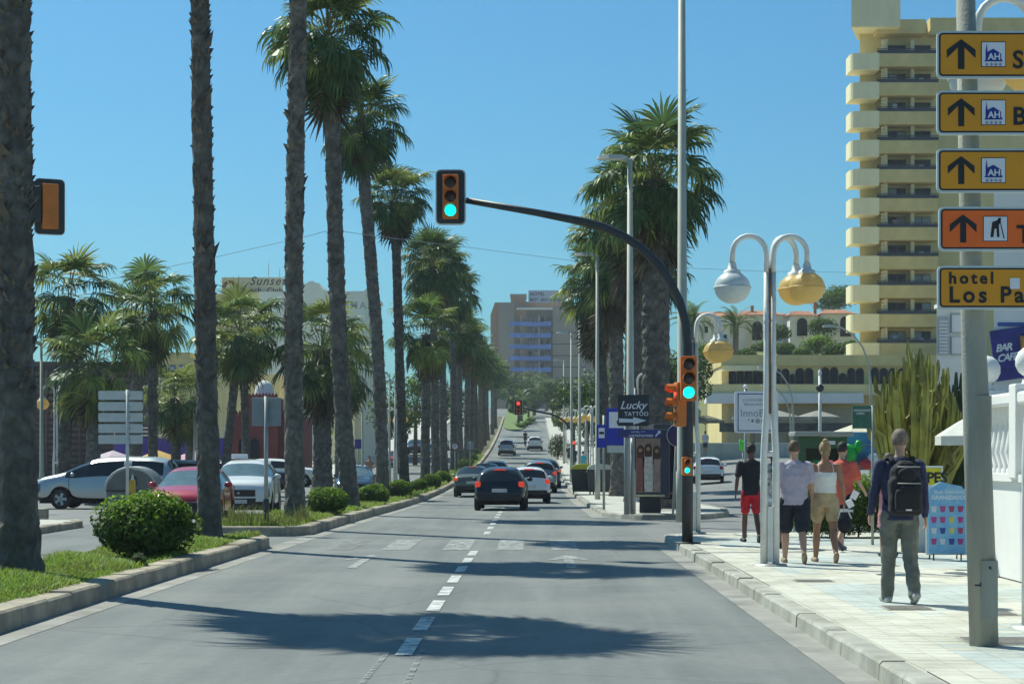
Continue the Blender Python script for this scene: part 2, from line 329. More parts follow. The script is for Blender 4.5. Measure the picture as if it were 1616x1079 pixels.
# base slab outline with rounded corner at the street
corner=[(x_right(0)+1.35+1.3*math.cos(R(a)),38.4+1.3*math.sin(R(a))) for a in range(90,181,15)]
slab=[(x_right(0)+.05,2),(40,2),(40,39.7)]+corner
pav.prism(slab,-.1,SH-.012)
pavement=tag(pav.build('pavement',M_pave),kind='structure')
kerb_run([(x_right(0),2),(x_right(0),37.9)]+[(x_right(0)+1.4+1.4*math.cos(R(a)),38.4+1.4*math.sin(R(a))) for a in (180,160,140,120,100,90)]+[(12,39.8)],SH,.2,M_kerb_r,pavement,inner=-1,limit=90,L=.9)
M_tc=[mat('tile_cream%d'%i,c,.85,var=.1,scale=3,bump=.15,bscale=80) for i,c in enumerate(((.56,.545,.465),(.575,.56,.48),(.545,.53,.45)))]
M_tb=[mat('tile_blue%d'%i,c,.85,var=.1,scale=3,bump=.15,bscale=80) for i,c in enumerate(((.43,.485,.465),(.455,.50,.475),(.475,.51,.48)))]
def stain(m):
    N=m.node_tree.nodes; L=m.node_tree.links; b=N['Principled BSDF']; g=N.new('ShaderNodeNewGeometry'); nz=N.new('ShaderNodeTexNoise'); nz.inputs['Scale'].default_value=.9; nz.inputs['Detail'].default_value=7; nz.inputs['Roughness'].default_value=.7; L.new(g.outputs['Position'],nz.inputs['Vector'])
    r=N.new('ShaderNodeValToRGB'); r.color_ramp.elements[0].position=.36; r.color_ramp.elements[1].position=.56; r.color_ramp.elements[0].color=(.74,.73,.70,1); r.color_ramp.elements[1].color=(1,1,1,1); L.new(nz.outputs['Fac'],r.inputs[0])
    src=b.inputs['Base Color'].links[0].from_socket; mx=N.new('ShaderNodeMix'); mx.data_type='RGBA'; mx.blend_type='MULTIPLY'; mx.inputs[0].default_value=1; L.new(src,mx.inputs[6]); L.new(r.outputs[0],mx.inputs[7]); L.new(mx.outputs[2],b.inputs['Base Color'])
for m_ in M_tc+M_tb+[M_kerb_r,M_kerb,M_gutter]: stain(m_)
TS=.25
tm={}
def tile_mesh(m):
    if m.name not in tm:
        e=.002; a=TS/2-.0012; mb=MB(); mb.add([(-a,-a,-.02),(a,-a,-.02),(a,a,-.02),(-a,a,-.02),(-a+e,-a+e,0),(a-e,-a+e,0),(a-e,a-e,0),(-a+e,a-e,0)],[(4,5,6,7),(0,1,5,4),(1,2,6,5),(2,3,7,6),(3,0,4,7)])
        tm[m.name]=mb.mesh('paving_tile',m)
    return tm[m.name]
tiles=[]; d=9.0; row=0
covers=[(4.05,16.35,.62,.42),(3.95,19.9,.50,.35),(4.7,19.2,.42,.32),(3.62,24.2,.5,.25)]
while d<39.4:
    x=x_right(0)+.36; col=0
    while x<EDGE-.02+ (2.5 if d>26.5 else 0):
        ph=math.sin(d*.95+1.3*math.sin(x*.9)+(.30 if row%2 else -.30)+.4)+.55*math.sin(x*1.7+d*.33+(.5 if (row+col)%2 else 0)); blue=ph>-.05
        edge=x<x_right(0)+.75
        if not (d>38.2 and x<4.2) : tiles.append((x,d,blue and not edge))
        x+=TS; col+=1
    d+=TS; row+=1
vis=[t for t in tiles if t[1]>14.2 and (t[0]/t[1]*F+HX)<1640]
vis.sort(key=lambda t:t[1]); near=set(vis[:300]); rest={}
for t in tiles:
    m=rnd.choice(M_tb if t[2] else M_tc); dz=rnd.uniform(-.001,.001)
    if t in near: inst('paving_tile',tile_mesh(m),pavement,(t[0],t[1],SH+dz),(rnd.uniform(-.002,.002),rnd.uniform(-.002,.002),0))
    else:
        r=rest.setdefault('r',MB()); i=(M_tb+M_tc).index(m); a=TS/2-.0015
        r.add([(t[0]-a,t[1]-a,SH+dz),(t[0]+a,t[1]-a,SH+dz),(t[0]+a,t[1]+a,SH+dz),(t[0]-a,t[1]+a,SH+dz)],[(0,1,2,3)],i)
tag(rest['r'].build('paving_tiles_far',M_tb+M_tc,pavement),kind='stuff')
M_cover=mat('cover_iron',(.16,.15,.135),.7,metal=.3,var=.25,scale=8,bump=.5,bscale=60)
for i,(x,d,a,b) in enumerate(covers):
    t=thing('utility_cover',['worn metal utility cover at the foot of the concrete sign post','dark rectangular utility cover beside the kerb, left of the walking man with backpack','rounded utility cover in the pavement just right of the walking man with backpack','thin utility cover in the pavement near the white globe lamp post'][i],'manhole cover',(x,d,SH))
    MB().box(-a/2,a/2,-b*.8,b*.8,.001,.006).build('frame',M_kerb_r,t)
    MB().bbox(-a/2+.03,a/2-.03,-b*.8+.04,b*.8-.04,.002,.012,.004).build('lid',M_cover,t)
# ---------------------------------------------------------------- far pavement on the right, island between the roads
isl=[(x_right(60),54.5),(2.35,52.6),(2.9,51.6),(3.9,51.5),(5.2,53.2),(6.0,56.5),(6.3,60),(6.3,100),(7.2,140),(9,200),(10,340),(2.9,340),(2.82,215),(2.5,160),(2.12,100)]
def island_mesh():
    ds=[51.7,52.3,53.2,54.5,56.5,60]+[65+5*i for i in range(52)]+[330,342]
    L=[(51.7,3.1),(52.3,2.7),(53.2,2.4),(54.5,2.15),(56.5,2.12),(100,2.12),(160,2.5),(220,2.82),(342,2.85)]
    Rr=[(51.7,3.7),(52.3,4.7),(53.2,5.2),(54.5,5.65),(56.5,5.95),(60,6.2),(100,6.2),(140,6.2),(200,8),(342,9)]
    o=sheet('island_pavement',lambda d:interp(d,L)+.15,lambda d:interp(d,Rr)-.15,ds,M_pave,SH-.006)
    kerb_run([(interp(d,L),d) for d in ds][::-1]+[(interp(d,Rr),d) for d in ds[:30]],SH,.2,M_kerb_r,o,inner=1,limit=0,L=1.2)
    return o
island=island_mesh()
# far-left pavement and the kerb island left of the opposite carriageway
lp=MB(); lp.prism([(-40,8),(-11.05,8),(-10.95,46.6),(-11.4,47.3),(-40,47.3)],-.1,SH)
lpv=tag(lp.build('pavement_left',M_pave),kind='structure')
kerb_run([(-10.93,8),(-10.83,46.4),(-11.2,47.2),(-11.9,47.45),(-20,47.45)],SH+.012,.22,M_kerb,lpv,inner=1,limit=60,L=1.0)
sheet('pavement_left_far',-60,-13.7,[105.1]+[110+10*i for i in range(24)],M_pave,.12)

fi=MB(); ds=[296,300,306,315,325,335,345,360,375]; L_=[(296,-2.6),(300,-3.6),(310,-4.3),(375,-4.3)]; R_=[(296,-2.0),(300,-1.1),(310,-.4),(330,.3),(375,1.2)]
for d in ds:
    for x in (interp(d,L_),interp(d,R_)): fi.v.append((x,d,zr(d)+.15))
for k in range(len(ds)-1): fi.f.append([2*k,2*k+1,2*k+3,2*k+2]); fi.m.append(0); fi.sm.append(True)
tag(fi.build('traffic_island_far',mat('island_grass',(.13,.20,.04),.9,var=.3,scale=1)),kind='structure')
# ================================================================ vegetation
def bark():
    m=mat('palm_bark',(.17,.155,.135),.95,var=.35,scale=3,col2=(.085,.078,.07)); N=m.node_tree.nodes; L=m.node_tree.links; b=N['Principled BSDF']
    tc=N.new('ShaderNodeTexCoord'); mp=N.new('ShaderNodeMapping'); mp.inputs['Scale'].default_value=(10,10,9); L.new(tc.outputs['Object'],mp.inputs[0])
    nz=N.new('ShaderNodeTexNoise'); nz.inputs['Scale'].default_value=.6; L.new(mp.outputs[0],nz.inputs['Vector']); ad=N.new('ShaderNodeMix'); ad.data_type='RGBA'; ad.inputs[0].default_value=.55; L.new(mp.outputs[0],ad.inputs[6]); L.new(nz.outputs['Color'],ad.inputs[7]); nz.inputs['Scale'].default_value=1.4; nz.inputs['Detail'].default_value=4
    vo=N.new('ShaderNodeTexVoronoi'); vo.feature='DISTANCE_TO_EDGE'; vo.inputs['Scale'].default_value=1.0; L.new(ad.outputs[2],vo.inputs['Vector'])
    r=N.new('ShaderNodeValToRGB'); r.color_ramp.elements[0].position=.0; r.color_ramp.elements[1].position=.28; r.color_ramp.elements[0].color=(.68,.66,.64,1); r.color_ramp.elements[1].color=(1,1,1,1); L.new(vo.outputs['Distance'],r.inputs[0])
    src=b.inputs['Base Color'].links[0].from_socket; mx=N.new('ShaderNodeMix'); mx.data_type='RGBA'; mx.blend_type='MULTIPLY'; mx.inputs[0].default_value=1; L.new(src,mx.inputs[6]); L.new(r.outputs[0],mx.inputs[7]); oi=N.new('ShaderNodeObjectInfo'); mr=N.new('ShaderNodeMapRange'); mr.inputs['To Min'].default_value=.75; mr.inputs['To Max'].default_value=1.3; L.new(oi.outputs['Random'],mr.inputs['Value']); hv=N.new('ShaderNodeHueSaturation'); L.new(mr.outputs[0],hv.inputs['Value']); L.new(mx.outputs[2],hv.inputs['Color']); L.new(hv.outputs[0],b.inputs['Base Color'])
    n2=N.new('ShaderNodeTexNoise'); n2.inputs['Scale'].default_value=24; n2.inputs['Detail'].default_value=5; L.new(tc.outputs['Object'],n2.inputs['Vector'])
    ma=N.new('ShaderNodeMath'); ma.operation='MULTIPLY_ADD'; ma.inputs[1].default_value=.5; L.new(n2.outputs['Fac'],ma.inputs[0]); L.new(r.outputs[0],ma.inputs[2])
    bp=N.new('ShaderNodeBump'); bp.inputs['Strength'].default_value=.9; bp.inputs['Distance'].default_value=.04; L.new(ma.outputs[0],bp.inputs['Height']); L.new(bp.outputs[0],b.inputs['Normal']); return m
M_bark=bark()
M_stub=mat('palm_leaf_base',(.15,.12,.09),.95,var=.3,scale=3,island=.4)
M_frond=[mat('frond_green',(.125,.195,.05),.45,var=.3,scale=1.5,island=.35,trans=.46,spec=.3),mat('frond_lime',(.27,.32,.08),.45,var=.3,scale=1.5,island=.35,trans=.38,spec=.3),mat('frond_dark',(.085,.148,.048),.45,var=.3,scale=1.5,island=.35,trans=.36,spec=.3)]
M_dead=mat('frond_dead',(.21,.165,.095),.85,var=.3,scale=2,island=.4,trans=.12)
M_dead2=mat('frond_dead_dark',(.115,.092,.06),.85,var=.3,scale=2,island=.4,trans=.08)
M_pet=mat('petiole',(.17,.17,.06),.6,var=.2)
def frond_mesh(name, el, pet=1.0, rad=.95, nseg=22, span=125, droop=1.0, seed=0, m=None, ruff=.0):
    rg=random.Random(seed); mb=MB(); e=R(el); down=Vector((0,0,-1))
    # petiole arching out of the trunk top
    pts=[Vector((.08,0,0))]; k=5
    for i in range(k):
        a=e-R(16)*((i+1)/k)**1.5; pts.append(pts[-1]+Vector((math.cos(a),0,math.sin(a)))*pet/k)
    mb.tube(pts,[(.028,.014)]+[(.02,.01)]*(k-1)+[(.012,.007)],4,1,caps=False,sm=False,up=(0,1,0))
    a=e-R(22); fw=Vector((math.cos(a),0,math.sin(a))); sd_=Vector((0,1,0)); up=fw.cross(sd_)
    if up.z<0: up=-up
    base=pts[-1]
    st=[.04,.30,.52,.74,1.0]
    da=2*span/nseg
    for i in range(nseg):
        an=-span+da*(i+.5); q=R(an)+rg.uniform(-.02,.02); L=rad*(.70+.30*math.cos(q*.62))*rg.uniform(.9,1.08)
        dr=(fw*math.cos(q)+sd_*math.sin(q)); cup=.25*(abs(an)/span)**1.5
        dr=(dr+up*cup).normalized(); sdir=(-fw*math.sin(q)+sd_*math.cos(q))
        dd=droop*rg.uniform(.75,1.3)
        p=base.copy(); r0=0; vs=[]; pl=up*.012*(1 if i%2 else -1)
        for j,s in enumerate(st):
            wgt=min(.97,dd*[0,.06,.24,.55,.9][j]); dcur=(dr*(1-wgt)+down*wgt).normalized()
            p=p+dcur*(s-r0)*L; r0=s
            hw=[.008,L*.30*math.tan(R(da)/2)*1.0,L*.52*math.tan(R(da)/2)*.86,L*.045*.55,.004][j]
            tw=pl*(s if j<4 else 0)*1.5
            vs+=[p-sdir*hw-tw,p+sdir*hw+tw]
        mb.add(vs,[(2*j,2*j+1,2*j+3,2*j+2) for j in range(len(st)-1)],0,False)
    return mb.mesh(name,[m or M_frond[0],M_pet if el>-60 else (m or M_dead)])
FR={}
def frond(el,var,kind):
    key=(el,var,kind)
    if key not in FR:
        m={'g':M_frond[0],'l':M_frond[1],'k':M_frond[2],'d':M_dead,'b':M_dead2}[kind]
        dr={80:.35,60:.5,40:.75,18:.95,-8:1.0,-32:.9,-58:.55,-74:.35,-84:.2}[el]
        FR[key]=frond_mesh('frond',el,pet={80:.85,60:1.0,40:1.05}.get(el,1.0) if el>-70 else .75,rad=.95 if el>-70 else .9,droop=dr,span=118 if el>-70 else 80,nseg=22 if el>-70 else 14,seed=hash((el,var))%1000,m=m)
    return FR[key]
def trunk_mesh(base_r, top_r, h, lean, seed, flare=1.35, stubs=1, n=18, dr=.14, skirt=0):
    rg=random.Random(seed); mb=MB(); sb=MB(); k=max(6,int(h/dr)); bx=rg.uniform(-.06,.06)
    def cen(t): return Vector((lean[0]*t+bx*math.sin(t*5)*h*.12, lean[1]*t, h*t))
    def rad(t):
        z=h*t; r=lerp(base_r,top_r,min(1,t*1.15)); return r*(1+(flare-1)*math.exp(-z/.55))
    ph=[rg.uniform(0,6.28) for _ in range(n)]
    for i in range(k+1):
        t=i/k; c=cen(t); r=rad(t)
        for j in range(n):
            a=2*math.pi*j/n+(.5*2*math.pi/n if i%2 else 0)
            rr=r*(1+rg.uniform(-.09,.09)+.03*math.sin(t*h*2.1+ph[j]))
            mb.v.append((c.x+rr*math.cos(a),c.y+rr*math.sin(a),c.z))
    mb.f+= [[i*n+j,i*n+(j+1)%n,(i+1)*n+(j+1)%n,(i+1)*n+j] for i in range(k) for j in range(n)]
    mb.m+=[0]*(k*n); mb.sm+=[False]*(k*n)
    mb.f.append([k*n+j for j in range(n)]); mb.m.append(0); mb.sm.append(False)
    if stubs:
        for i in range(int(h*34*stubs)):
            t=rg.uniform(.16,1)**.85; c=cen(t); r=rad(t)*1.0; a=rg.uniform(0,6.28); s=rg.uniform(.5,1.25)*.07
            if rg.random()<.04: s*=2.2
            o=Vector((math.cos(a),math.sin(a),0)); q=Vector((-math.sin(a),math.cos(a),0)); b=c+o*(r*.96)
            ti=b+o*s*.75+Vector((0,0,s*rg.uniform(.9,1.9)))
            sb.add([b-q*s*.55,b+q*s*.55,b+Vector((0,0,s*1.0))-o*.01,ti],[(0,1,3),(1,2,3),(2,0,3)])
    return mb.mesh('trunk',M_bark), (sb.mesh('leaf_bases',M_stub) if stubs else None), cen(1.0)
NP=[0]
def palm(name,label,x,d,h,r0,r1,lean,seed,crown='robusta',scale=1.0,fronds=1.0,dead=.35,z=None,group=None,sep=True,stubs=1,lime=.15,zoff=.16):
    rg=random.Random(seed); z=(gz(x,d) if z is None else z)+zoff
    t=thing(name,label,'palm tree',(x,d,z),0,group)
    tm_,sb_,top=trunk_mesh(r0,r1,h,lean,seed,stubs=stubs)
    inst('trunk',tm_,t)
    if sb_: tag(inst('leaf_bases',sb_,t),kind='stuff')
    cnt={80:6,60:9,40:10,18:11,-8:11,-32:10,-58:8}
    lst=[]
    for el,c in cnt.items():
        c=max(3,int(c*fronds)); a0=rg.uniform(0,6.28)
        for i in range(c):
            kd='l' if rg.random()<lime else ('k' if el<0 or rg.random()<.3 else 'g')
            lst.append((el,kd,a0+6.283*i/c+rg.uniform(-.2,.2),rg.uniform(-.25,.18)+ (el+58)/138*.30))
    nd=int(26*dead)
    for i in range(nd):
        el=rg.choice((-74,-84)); lst.append((el,rg.choice('dbb'),rg.uniform(0,6.28),-rg.uniform(.05,.45+.9*max(0,dead-.5))))
    big=None if sep else MB()
    for el,kd,az,dz in lst:
        s=scale*rg.uniform(.78,1.18); me=frond(el,rg.randint(0,1),kd)
        rot=(rg.uniform(-.22,.22),rg.uniform(-.30,.26),az); loc=(top.x,top.y,top.z+dz*scale)
        if sep: inst('frond',me,t,loc,rot,(s,s,s))
        else:
            M=Matrix.Translation(loc)@Matrix.Rotation(az,4,'Z')@Matrix.Rotation(rot[1],4,'Y')@Matrix.Rotation(rot[0],4,'X')@Matrix.Scale(s,4)
            off={'g':0,'l':1,'k':2,'d':3,'b':4}[kd]
            n0=len(big.v); big.v+=[tuple(M@v.co) for v in me.vertices]
            for p in me.polygons: big.f.append([n0+i for i in p.vertices]); big.m.append(off if p.material_index==0 else 5); big.sm.append(False)
    if not sep: big.build('crown',M_frond+[M_dead,M_dead2,M_pet],t)
    NP[0]+=1; return t
# ---- the median row, from the camera outwards
palm('palm_tree','closest palm, thick rough trunk cut by the left edge of the photo',PX(30,24.9),24.9,11.4,0.25,.22,(-.16,.1),11,stubs=2.2,scale=1.2)
palm('palm_tree','tall bare palm trunk at the tip of the near median, right of the clipped bush',PX(331,36),36,13.1,.21,.17,(-.28,.2),12,stubs=1.2,scale=1.1)
palm('palm_tree','tall palm with bristly trunk just beyond the crossing, beside a round bush',PX(466,44.8),44.8,14.6,.22,.20,(.02,.1),13,stubs=1.5,scale=1.05)
palm('palm_tree','tall palm whose crown touches the top of the photo, hanging dead leaf strips',PX(553,57),57,14.0,.25,.24,(-.75,.1),14,scale=1.12,dead=.8,stubs=1.0)
palm('palm_tree','third crowned palm of the median row, shaggy crown left of the overhead signal',PX(604,76),76,15.0,.25,.24,(-.75,0),15,scale=1.12,dead=.5)
palm('palm_tree','lowest of the stepped palm crowns immediately left of the overhead signal',PX(639,95),95,14.4,.24,.22,(-.55,0),16,scale=1.12,dead=.4)
palm('palm_tree','young palm with stiff upright pale leaves in the median row',PX(671,109),109,8.6,.26,.26,(.05,0),17,scale=1.25,dead=.9,lime=.5,fronds=.8)
k=0
for d,px,h,dead in ((121,688,13.6,.4),(132,701,14.2,.4),(146,716,13.6,.5),(158,728,11.0,.5),(171,737,10.6,.5),(186,745,10.0,.5),(202,752,10.2,.5),(218,758,9.8,.5),(236,764,10.0,.5),(256,770,9.4,.5),(278,777,9.0,.5),(300,782,8.8,.4)):
    lab=['palm with broad tufted crown, tallest of the far median group, left one','palm with broad tufted crown, tallest of the far median group, middle one','palm with tufted crown at the right of the tall far median group'][k] if k<3 else 'far palm in the dense dark row along the median'
    palm('palm_tree',lab,PX(px,d),d,h,.27,.24,(rnd.uniform(-.3,.1),0),40+k,scale=1.35 if k<3 else 1.3,dead=dead,sep=(k<3),stubs=.5 if k<3 else 0,group=None if k<3 else 'far palms of the median row'); k+=1
# ---- palms on the left side of the avenue
for i,(lab,px,d,h,r,sc_,dead,lime,ln) in enumerate((
 ('tall palm at far left, crown just right of the nearest trunk',97,76,8.2,.27,1.18,.9,.3,(.35,0)),
 ('short bushy palm behind the directional sign, far left',148,72,5.2,.28,1.1,.7,.3,(0,0)),
 ('palm with tall crown between the directional sign and the second trunk, left of its pair',216,88,8.0,.30,1.1,.7,.3,(0,0)),
 ('palm with slim grey trunk and tall crown, right of its pair behind the directional sign',243,80,8.0,.2,1.1,.5,.35,(-.1,0)),
 ('small bright palm in front of the purple wall, left of two',277,98,4.8,.26,1.05,.6,.6,(0,0)),
 ('small bright palm in front of the purple wall, right of two',298,104,4.9,.24,1.0,.6,.6,(.1,0)),
 ('palm before the pale hotel, crown beside the second trunk',352,84,7.2,.2,1.15,.3,.45,(.7,0)),
 ('palm before the pale hotel behind the red building roof',388,92,7.4,.2,1.15,.3,.4,(-.1,0)),
 ('squat palm with thick brown leaf skirt behind the third trunk',508,84,6.6,.42,1.35,1.0,.2,(0,0)),
 ('dark palm before the pale hotel gable, right of the skirted palm',538,100,6.2,.3,1.2,.8,.1,(0,0)))):
    t=palm('palm_tree',lab,PX(px,d),d,h,r,r*.9,ln,70+i,scale=sc_*1.05,dead=dead,lime=lime,stubs=.4,zoff=0.0,fronds=.62)
# ---- thick fan palms on the right island
for i,(lab,px,d,h,r,sc_,dead,ln) in enumerate((
 ('biggest fan palm with thick trunk on the right island, crown behind the tall lamp mast',1040,60,10.3,.46,1.28,1.0,(-.15,0)),
 ('fan palm in the right-hand clump, brown leaf skirt under a drooping crown',1003,72,10.9,.34,1.25,1.3,(-.1,0)),
 ('fan palm in the right-hand clump behind the street lamp, shaggy skirt',977,84,10.6,.34,1.25,1.7,(-.2,0)),
 ('leftmost fan palm of the right-hand clump, long brown skirt',955,96,10.2,.33,1.25,1.9,(-.4,0)),
 ('fan palm trunk between the tattoo sign and the advertising panel',1022,92,10.2,.34,1.2,1.3,(-.1,0)))):
    palm('fan_palm_tree',lab,PX(px,d),d,h,r,r*.88,ln,90+i,scale=sc_,dead=dead,lime=.28,stubs=.5,fronds=.9,zoff=.14)
# ---- feather date palms by the villa
def pinnate(name,L,el,seed,m):
    rg=random.Random(seed); mb=MB(); p=Vector((0,0,0)); a=R(el); pts=[p.copy()]; k=9
    for i in range(k):
        p=p+Vector((math.cos(a),0,math.sin(a)))*L/k; a-=R(115/k*(.4+1.2*i/k)); pts.append(p.copy())
    mb.tube(pts,[.03-.0028*i for i in range(k+1)],4,1,caps=False,sm=False)
    for i in range(46):
        t=.12+.88*i/46*(k); 
        q=min(k-1e-3,.9+(k-.95)*i/46); j=int(q); b=pts[j].lerp(pts[j+1],q-j); tg=(pts[j+1]-pts[j]).normalized()
        for s in (-1,1):
            dr=(tg*.75+Vector((0,s*.75,.1))+Vector((0,0,-.25))).normalized(); ll=.42*math.sin(math.pi*(.12+.85*i/46))*rg.uniform(.85,1.1)+.1; n_=tg*.022
            mb.add([b-n_,b+n_,b+dr*ll*.6+n_*.7,b+dr*ll],[(0,1,2,3)])
    return mb.mesh('frond',[m,M_pet])
PF=[pinnate('frond',2.9,el,i,M_frond[2] if i%2 else M_frond[0]) for i,el in enumerate((82,66,50,34,16,0))]
for i,(px,d,zb,h,lab) in enumerate(((1160,205,11.5,4.2,'feather date palm with dark trunk in front of the white villa'),(1092,190,9.0,6.0,'feather date palm with upright leaves beside the tall mast'))):
    t=thing('date_palm_tree',lab,'palm tree',(PX(px,d),d,zb)); a,b,top=trunk_mesh(.34,.3,h,(.1,0),300+i,stubs=.4); inst('trunk',a,t); tag(inst('leaf_bases',b,t),kind='stuff')
    for j in range(44): inst('frond',PF[rnd.choice((0,1,2,2,3,3,4,4,5))],t,(.1,0,h-.1),(rnd.uniform(-.15,.15),0,rnd.uniform(0,6.28)),(1.15,)*3)
# ---------------------------------------------------------------- leafy shapes
def leaves(mb,c,r,n,size,rg,m=0,shell=.55,squash=1.0,flat=0,mfun=None):
    for i in range(n):
        u=rg.uniform(-1,1); a=rg.uniform(0,6.283); s=math.sqrt(1-u*u); rr=(shell+(1-shell)*rg.random()**.5)
        nrm=Vector((s*math.cos(a),s*math.sin(a),u)); p=Vector((c[0]+r[0]*nrm.x*rr,c[1]+r[1]*nrm.y*rr,c[2]+r[2]*nrm.z*rr))
        if p.z<.02: p.z=.02+rg.random()*.1
        o=(nrm+Vector((rg.uniform(-1,1),rg.uniform(-1,1),rg.uniform(-.4,1)))*.9).normalized()
        t=o.cross(Vector((rg.uniform(-1,1),rg.uniform(-1,1),rg.uniform(-1,1)))).normalized(); b=o.cross(t); L=size*rg.uniform(.6,1.35); W=L*.42
        k=len(mb.v); mb.v+=[tuple(p-t*L*.5),tuple(p-b*W*.5),tuple(p+t*L*.5),tuple(p+b*W*.5)]; mb.f.append([k,k+1,k+2,k+3]); mb.m.append(mfun(nrm,rg) if mfun else m); mb.sm.append(False)
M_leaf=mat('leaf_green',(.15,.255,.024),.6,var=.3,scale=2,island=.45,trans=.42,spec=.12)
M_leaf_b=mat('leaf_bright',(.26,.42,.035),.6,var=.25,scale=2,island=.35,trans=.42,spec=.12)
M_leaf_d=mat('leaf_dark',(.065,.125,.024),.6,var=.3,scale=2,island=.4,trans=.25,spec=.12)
M_leaf_o=mat('leaf_olive',(.085,.10,.045),.6,var=.3,scale=2,island=.4,trans=.25)
M_wood=mat('branch_wood',(.11,.085,.06),.9,var=.3,scale=5,bump=.5,bscale=20)
def bush_mesh(rx,ry,rz,n,size,seed,mats,lumps=7,core=True):
    rg=random.Random(seed); mb=MB()
    for i in range(lumps):
        a=rg.uniform(0,6.28); q=rg.uniform(.1,.42); c=(math.cos(a)*rx*q,math.sin(a)*ry*q,rz*rg.uniform(.78,1.2)); s=rg.uniform(.5,.76)
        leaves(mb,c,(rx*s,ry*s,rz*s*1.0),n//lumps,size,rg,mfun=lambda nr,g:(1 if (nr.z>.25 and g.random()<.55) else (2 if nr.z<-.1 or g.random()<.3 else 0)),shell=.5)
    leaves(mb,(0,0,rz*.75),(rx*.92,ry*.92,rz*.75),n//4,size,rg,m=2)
    return mb.mesh('foliage',mats)
def bush(name,label,x,d,rx,ry,rz,n,size,seed,mats=None,z=None,group=None,me=None):
    t=thing(name,label,'bush',(x,d,(zr(d)+.17) if z is None else z),0,group)
    o=inst('foliage',me or bush_mesh(rx,ry,rz,n,size,seed,mats or [M_leaf,M_leaf_b,M_leaf_d]),t)
    st=MB(); rg=random.Random(seed)
    for i in range(6):
        a=rg.uniform(0,6.28); st.tube([(0,0,-.03),(math.cos(a)*rx*.3,math.sin(a)*ry*.3,rz*.7),(math.cos(a)*rx*.6,math.sin(a)*ry*.6,rz*1.3)],[.03,.02,.01],5)
    st.build('stems',M_wood,t); return t
bush('bush','big clipped bright green bush in front of the red car',PX(228,29.2),29.2,.84,.75,.60,12000,.085,1,me=bush_mesh(.84,.75,.60,12000,.085,1,[M_leaf,M_leaf_b,M_leaf_d],lumps=13))
bush('bush','small dark tuft at the kerb below the big clipped bush',PX(236,27.4),26.6,.15,.15,.13,260,.07,2,mats=[M_leaf_d,M_leaf_o,M_leaf_d])
rb=None
for i,(px,d,r,rz,lab) in enumerate(((515,49.5,.60,.42,'round clipped bush beside the third palm trunk'),(590,63,.58,.42,'round clipped bush between the fourth palm and the kerb'),(630,76.5,.60,.48,'round clipped bush, third along the far median'),(659,88,.52,.42,'round clipped bush, fourth along the far median'),(683,98,.5,.45,'round clipped bush, fifth along the far median'),(700,112,.5,.42,'small clipped bush just before the sedan rear on the median'))):
    bush('bush',lab,PX(px,d),d,r,r,rz,5200,.085,20+i)
for i,(px,d) in enumerate(((733,150),(738,162),(745,180),(752,200),(757,222))):
    bush('bush','dark shrub at the foot of the distant median palms',PX(px,d),d,.7,.9,.5,900,.16,30+i,mats=[M_leaf_d,M_leaf,M_leaf_d],group='dark shrubs on the far median')
def leafy_tree(name,label,x,d,z,h,rx,rz,seed,n=2600,size=.3,mats=None,group=None,tr=.18):
    rg=random.Random(seed); t=thing(name,label,'tree',(x,d,z),0,group); st=MB(); top=h-rz
    st.tube([(0,0,-.1),(.05,0,top*.5),(0,.1,top)],[tr*1.3,tr,tr*.7],8); crown=MB(); 
    for i in range(11):
        a=rg.uniform(0,6.28); q=rg.uniform(.2,.68); c=Vector((math.cos(a)*rx*q,math.sin(a)*rx*q,top+rz*rg.uniform(-.55,.72)))
        st.tube([(0,0,top*.75),c*.5+Vector((0,0,top*.45)),c],[tr*.5,tr*.3,tr*.12],5)
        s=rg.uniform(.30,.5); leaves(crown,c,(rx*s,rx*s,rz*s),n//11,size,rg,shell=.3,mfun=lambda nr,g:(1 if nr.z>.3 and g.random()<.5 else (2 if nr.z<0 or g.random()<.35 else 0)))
    st.build('trunk',M_wood,t); crown.build('crown',mats or [M_leaf,M_leaf_o,M_leaf_d],t); return t
for i,(px,d,dz,h,rx,rz,lab) in enumerate((
 (655,175,0,8.5,3.6,3.0,'broad green tree behind the median palm row, left side of the avenue'),
 (625,150,0,6.5,2.6,2.2,'leafy tree behind the far lamp posts on the left'),
 (700,230,0,9,4,3.4,'distant leafy tree at the left of the avenue, between palm trunks'),
 (925,150,0,8.5,2.6,3.4,'dark leafy tree left of the brown-skirted palms'),
 (945,190,0,10,3.4,4.0,'tall leafy tree behind the right-hand street lamps'),
 (905,245,0,7.0,3.4,2.8,'distant leafy tree on the right pavement'),
 (1065,125,0,8.0,2.6,3.2,'dark leafy tree behind the traffic signal pole'),
 (1085,150,1,8.6,2.9,3.0,'leafy tree left of the cream building'),
 (872,330,0,7.0,3.0,2.6,'small distant tree at the top of the hill, right side'),
 (818,322,0,4.6,2.2,1.7,'small dark tree on the far traffic island, left one'),
 (834,345,0,5.2,2.4,2.0,'small dark tree on the far traffic island, right one'),
 (848,395,0,6.5,4.2,3,'dark tree closing the end of the avenue beside the hotel entrance'),
 (815,385,0,7.5,4.6,3.3,'dark tree closing the end of the avenue below the blue balconies'),
 (800,420,0,9,6,4,'far round tree below the blue-balcony hotel'),
 (850,440,0,9,6,4,'far tree at the foot of the blue-balcony hotel, right one'),
 (880,420,0,7,4,3,'far low tree at the end of the avenue'))):
    leafy_tree('leafy_tree',lab,PX(px,d),d,gz(PX(px,d),d)+dz,h,rx,rz,400+i,n=3000,size=.32 if d<200 else .5)
bush('bush','olive clipped shrub on the far right pavement beyond the globe lamps',PX(880,190),190,1.1,1.4,1.6,1800,.2,55,mats=[M_leaf_o,M_leaf_o,M_leaf_d],z=zr(190)+.1)
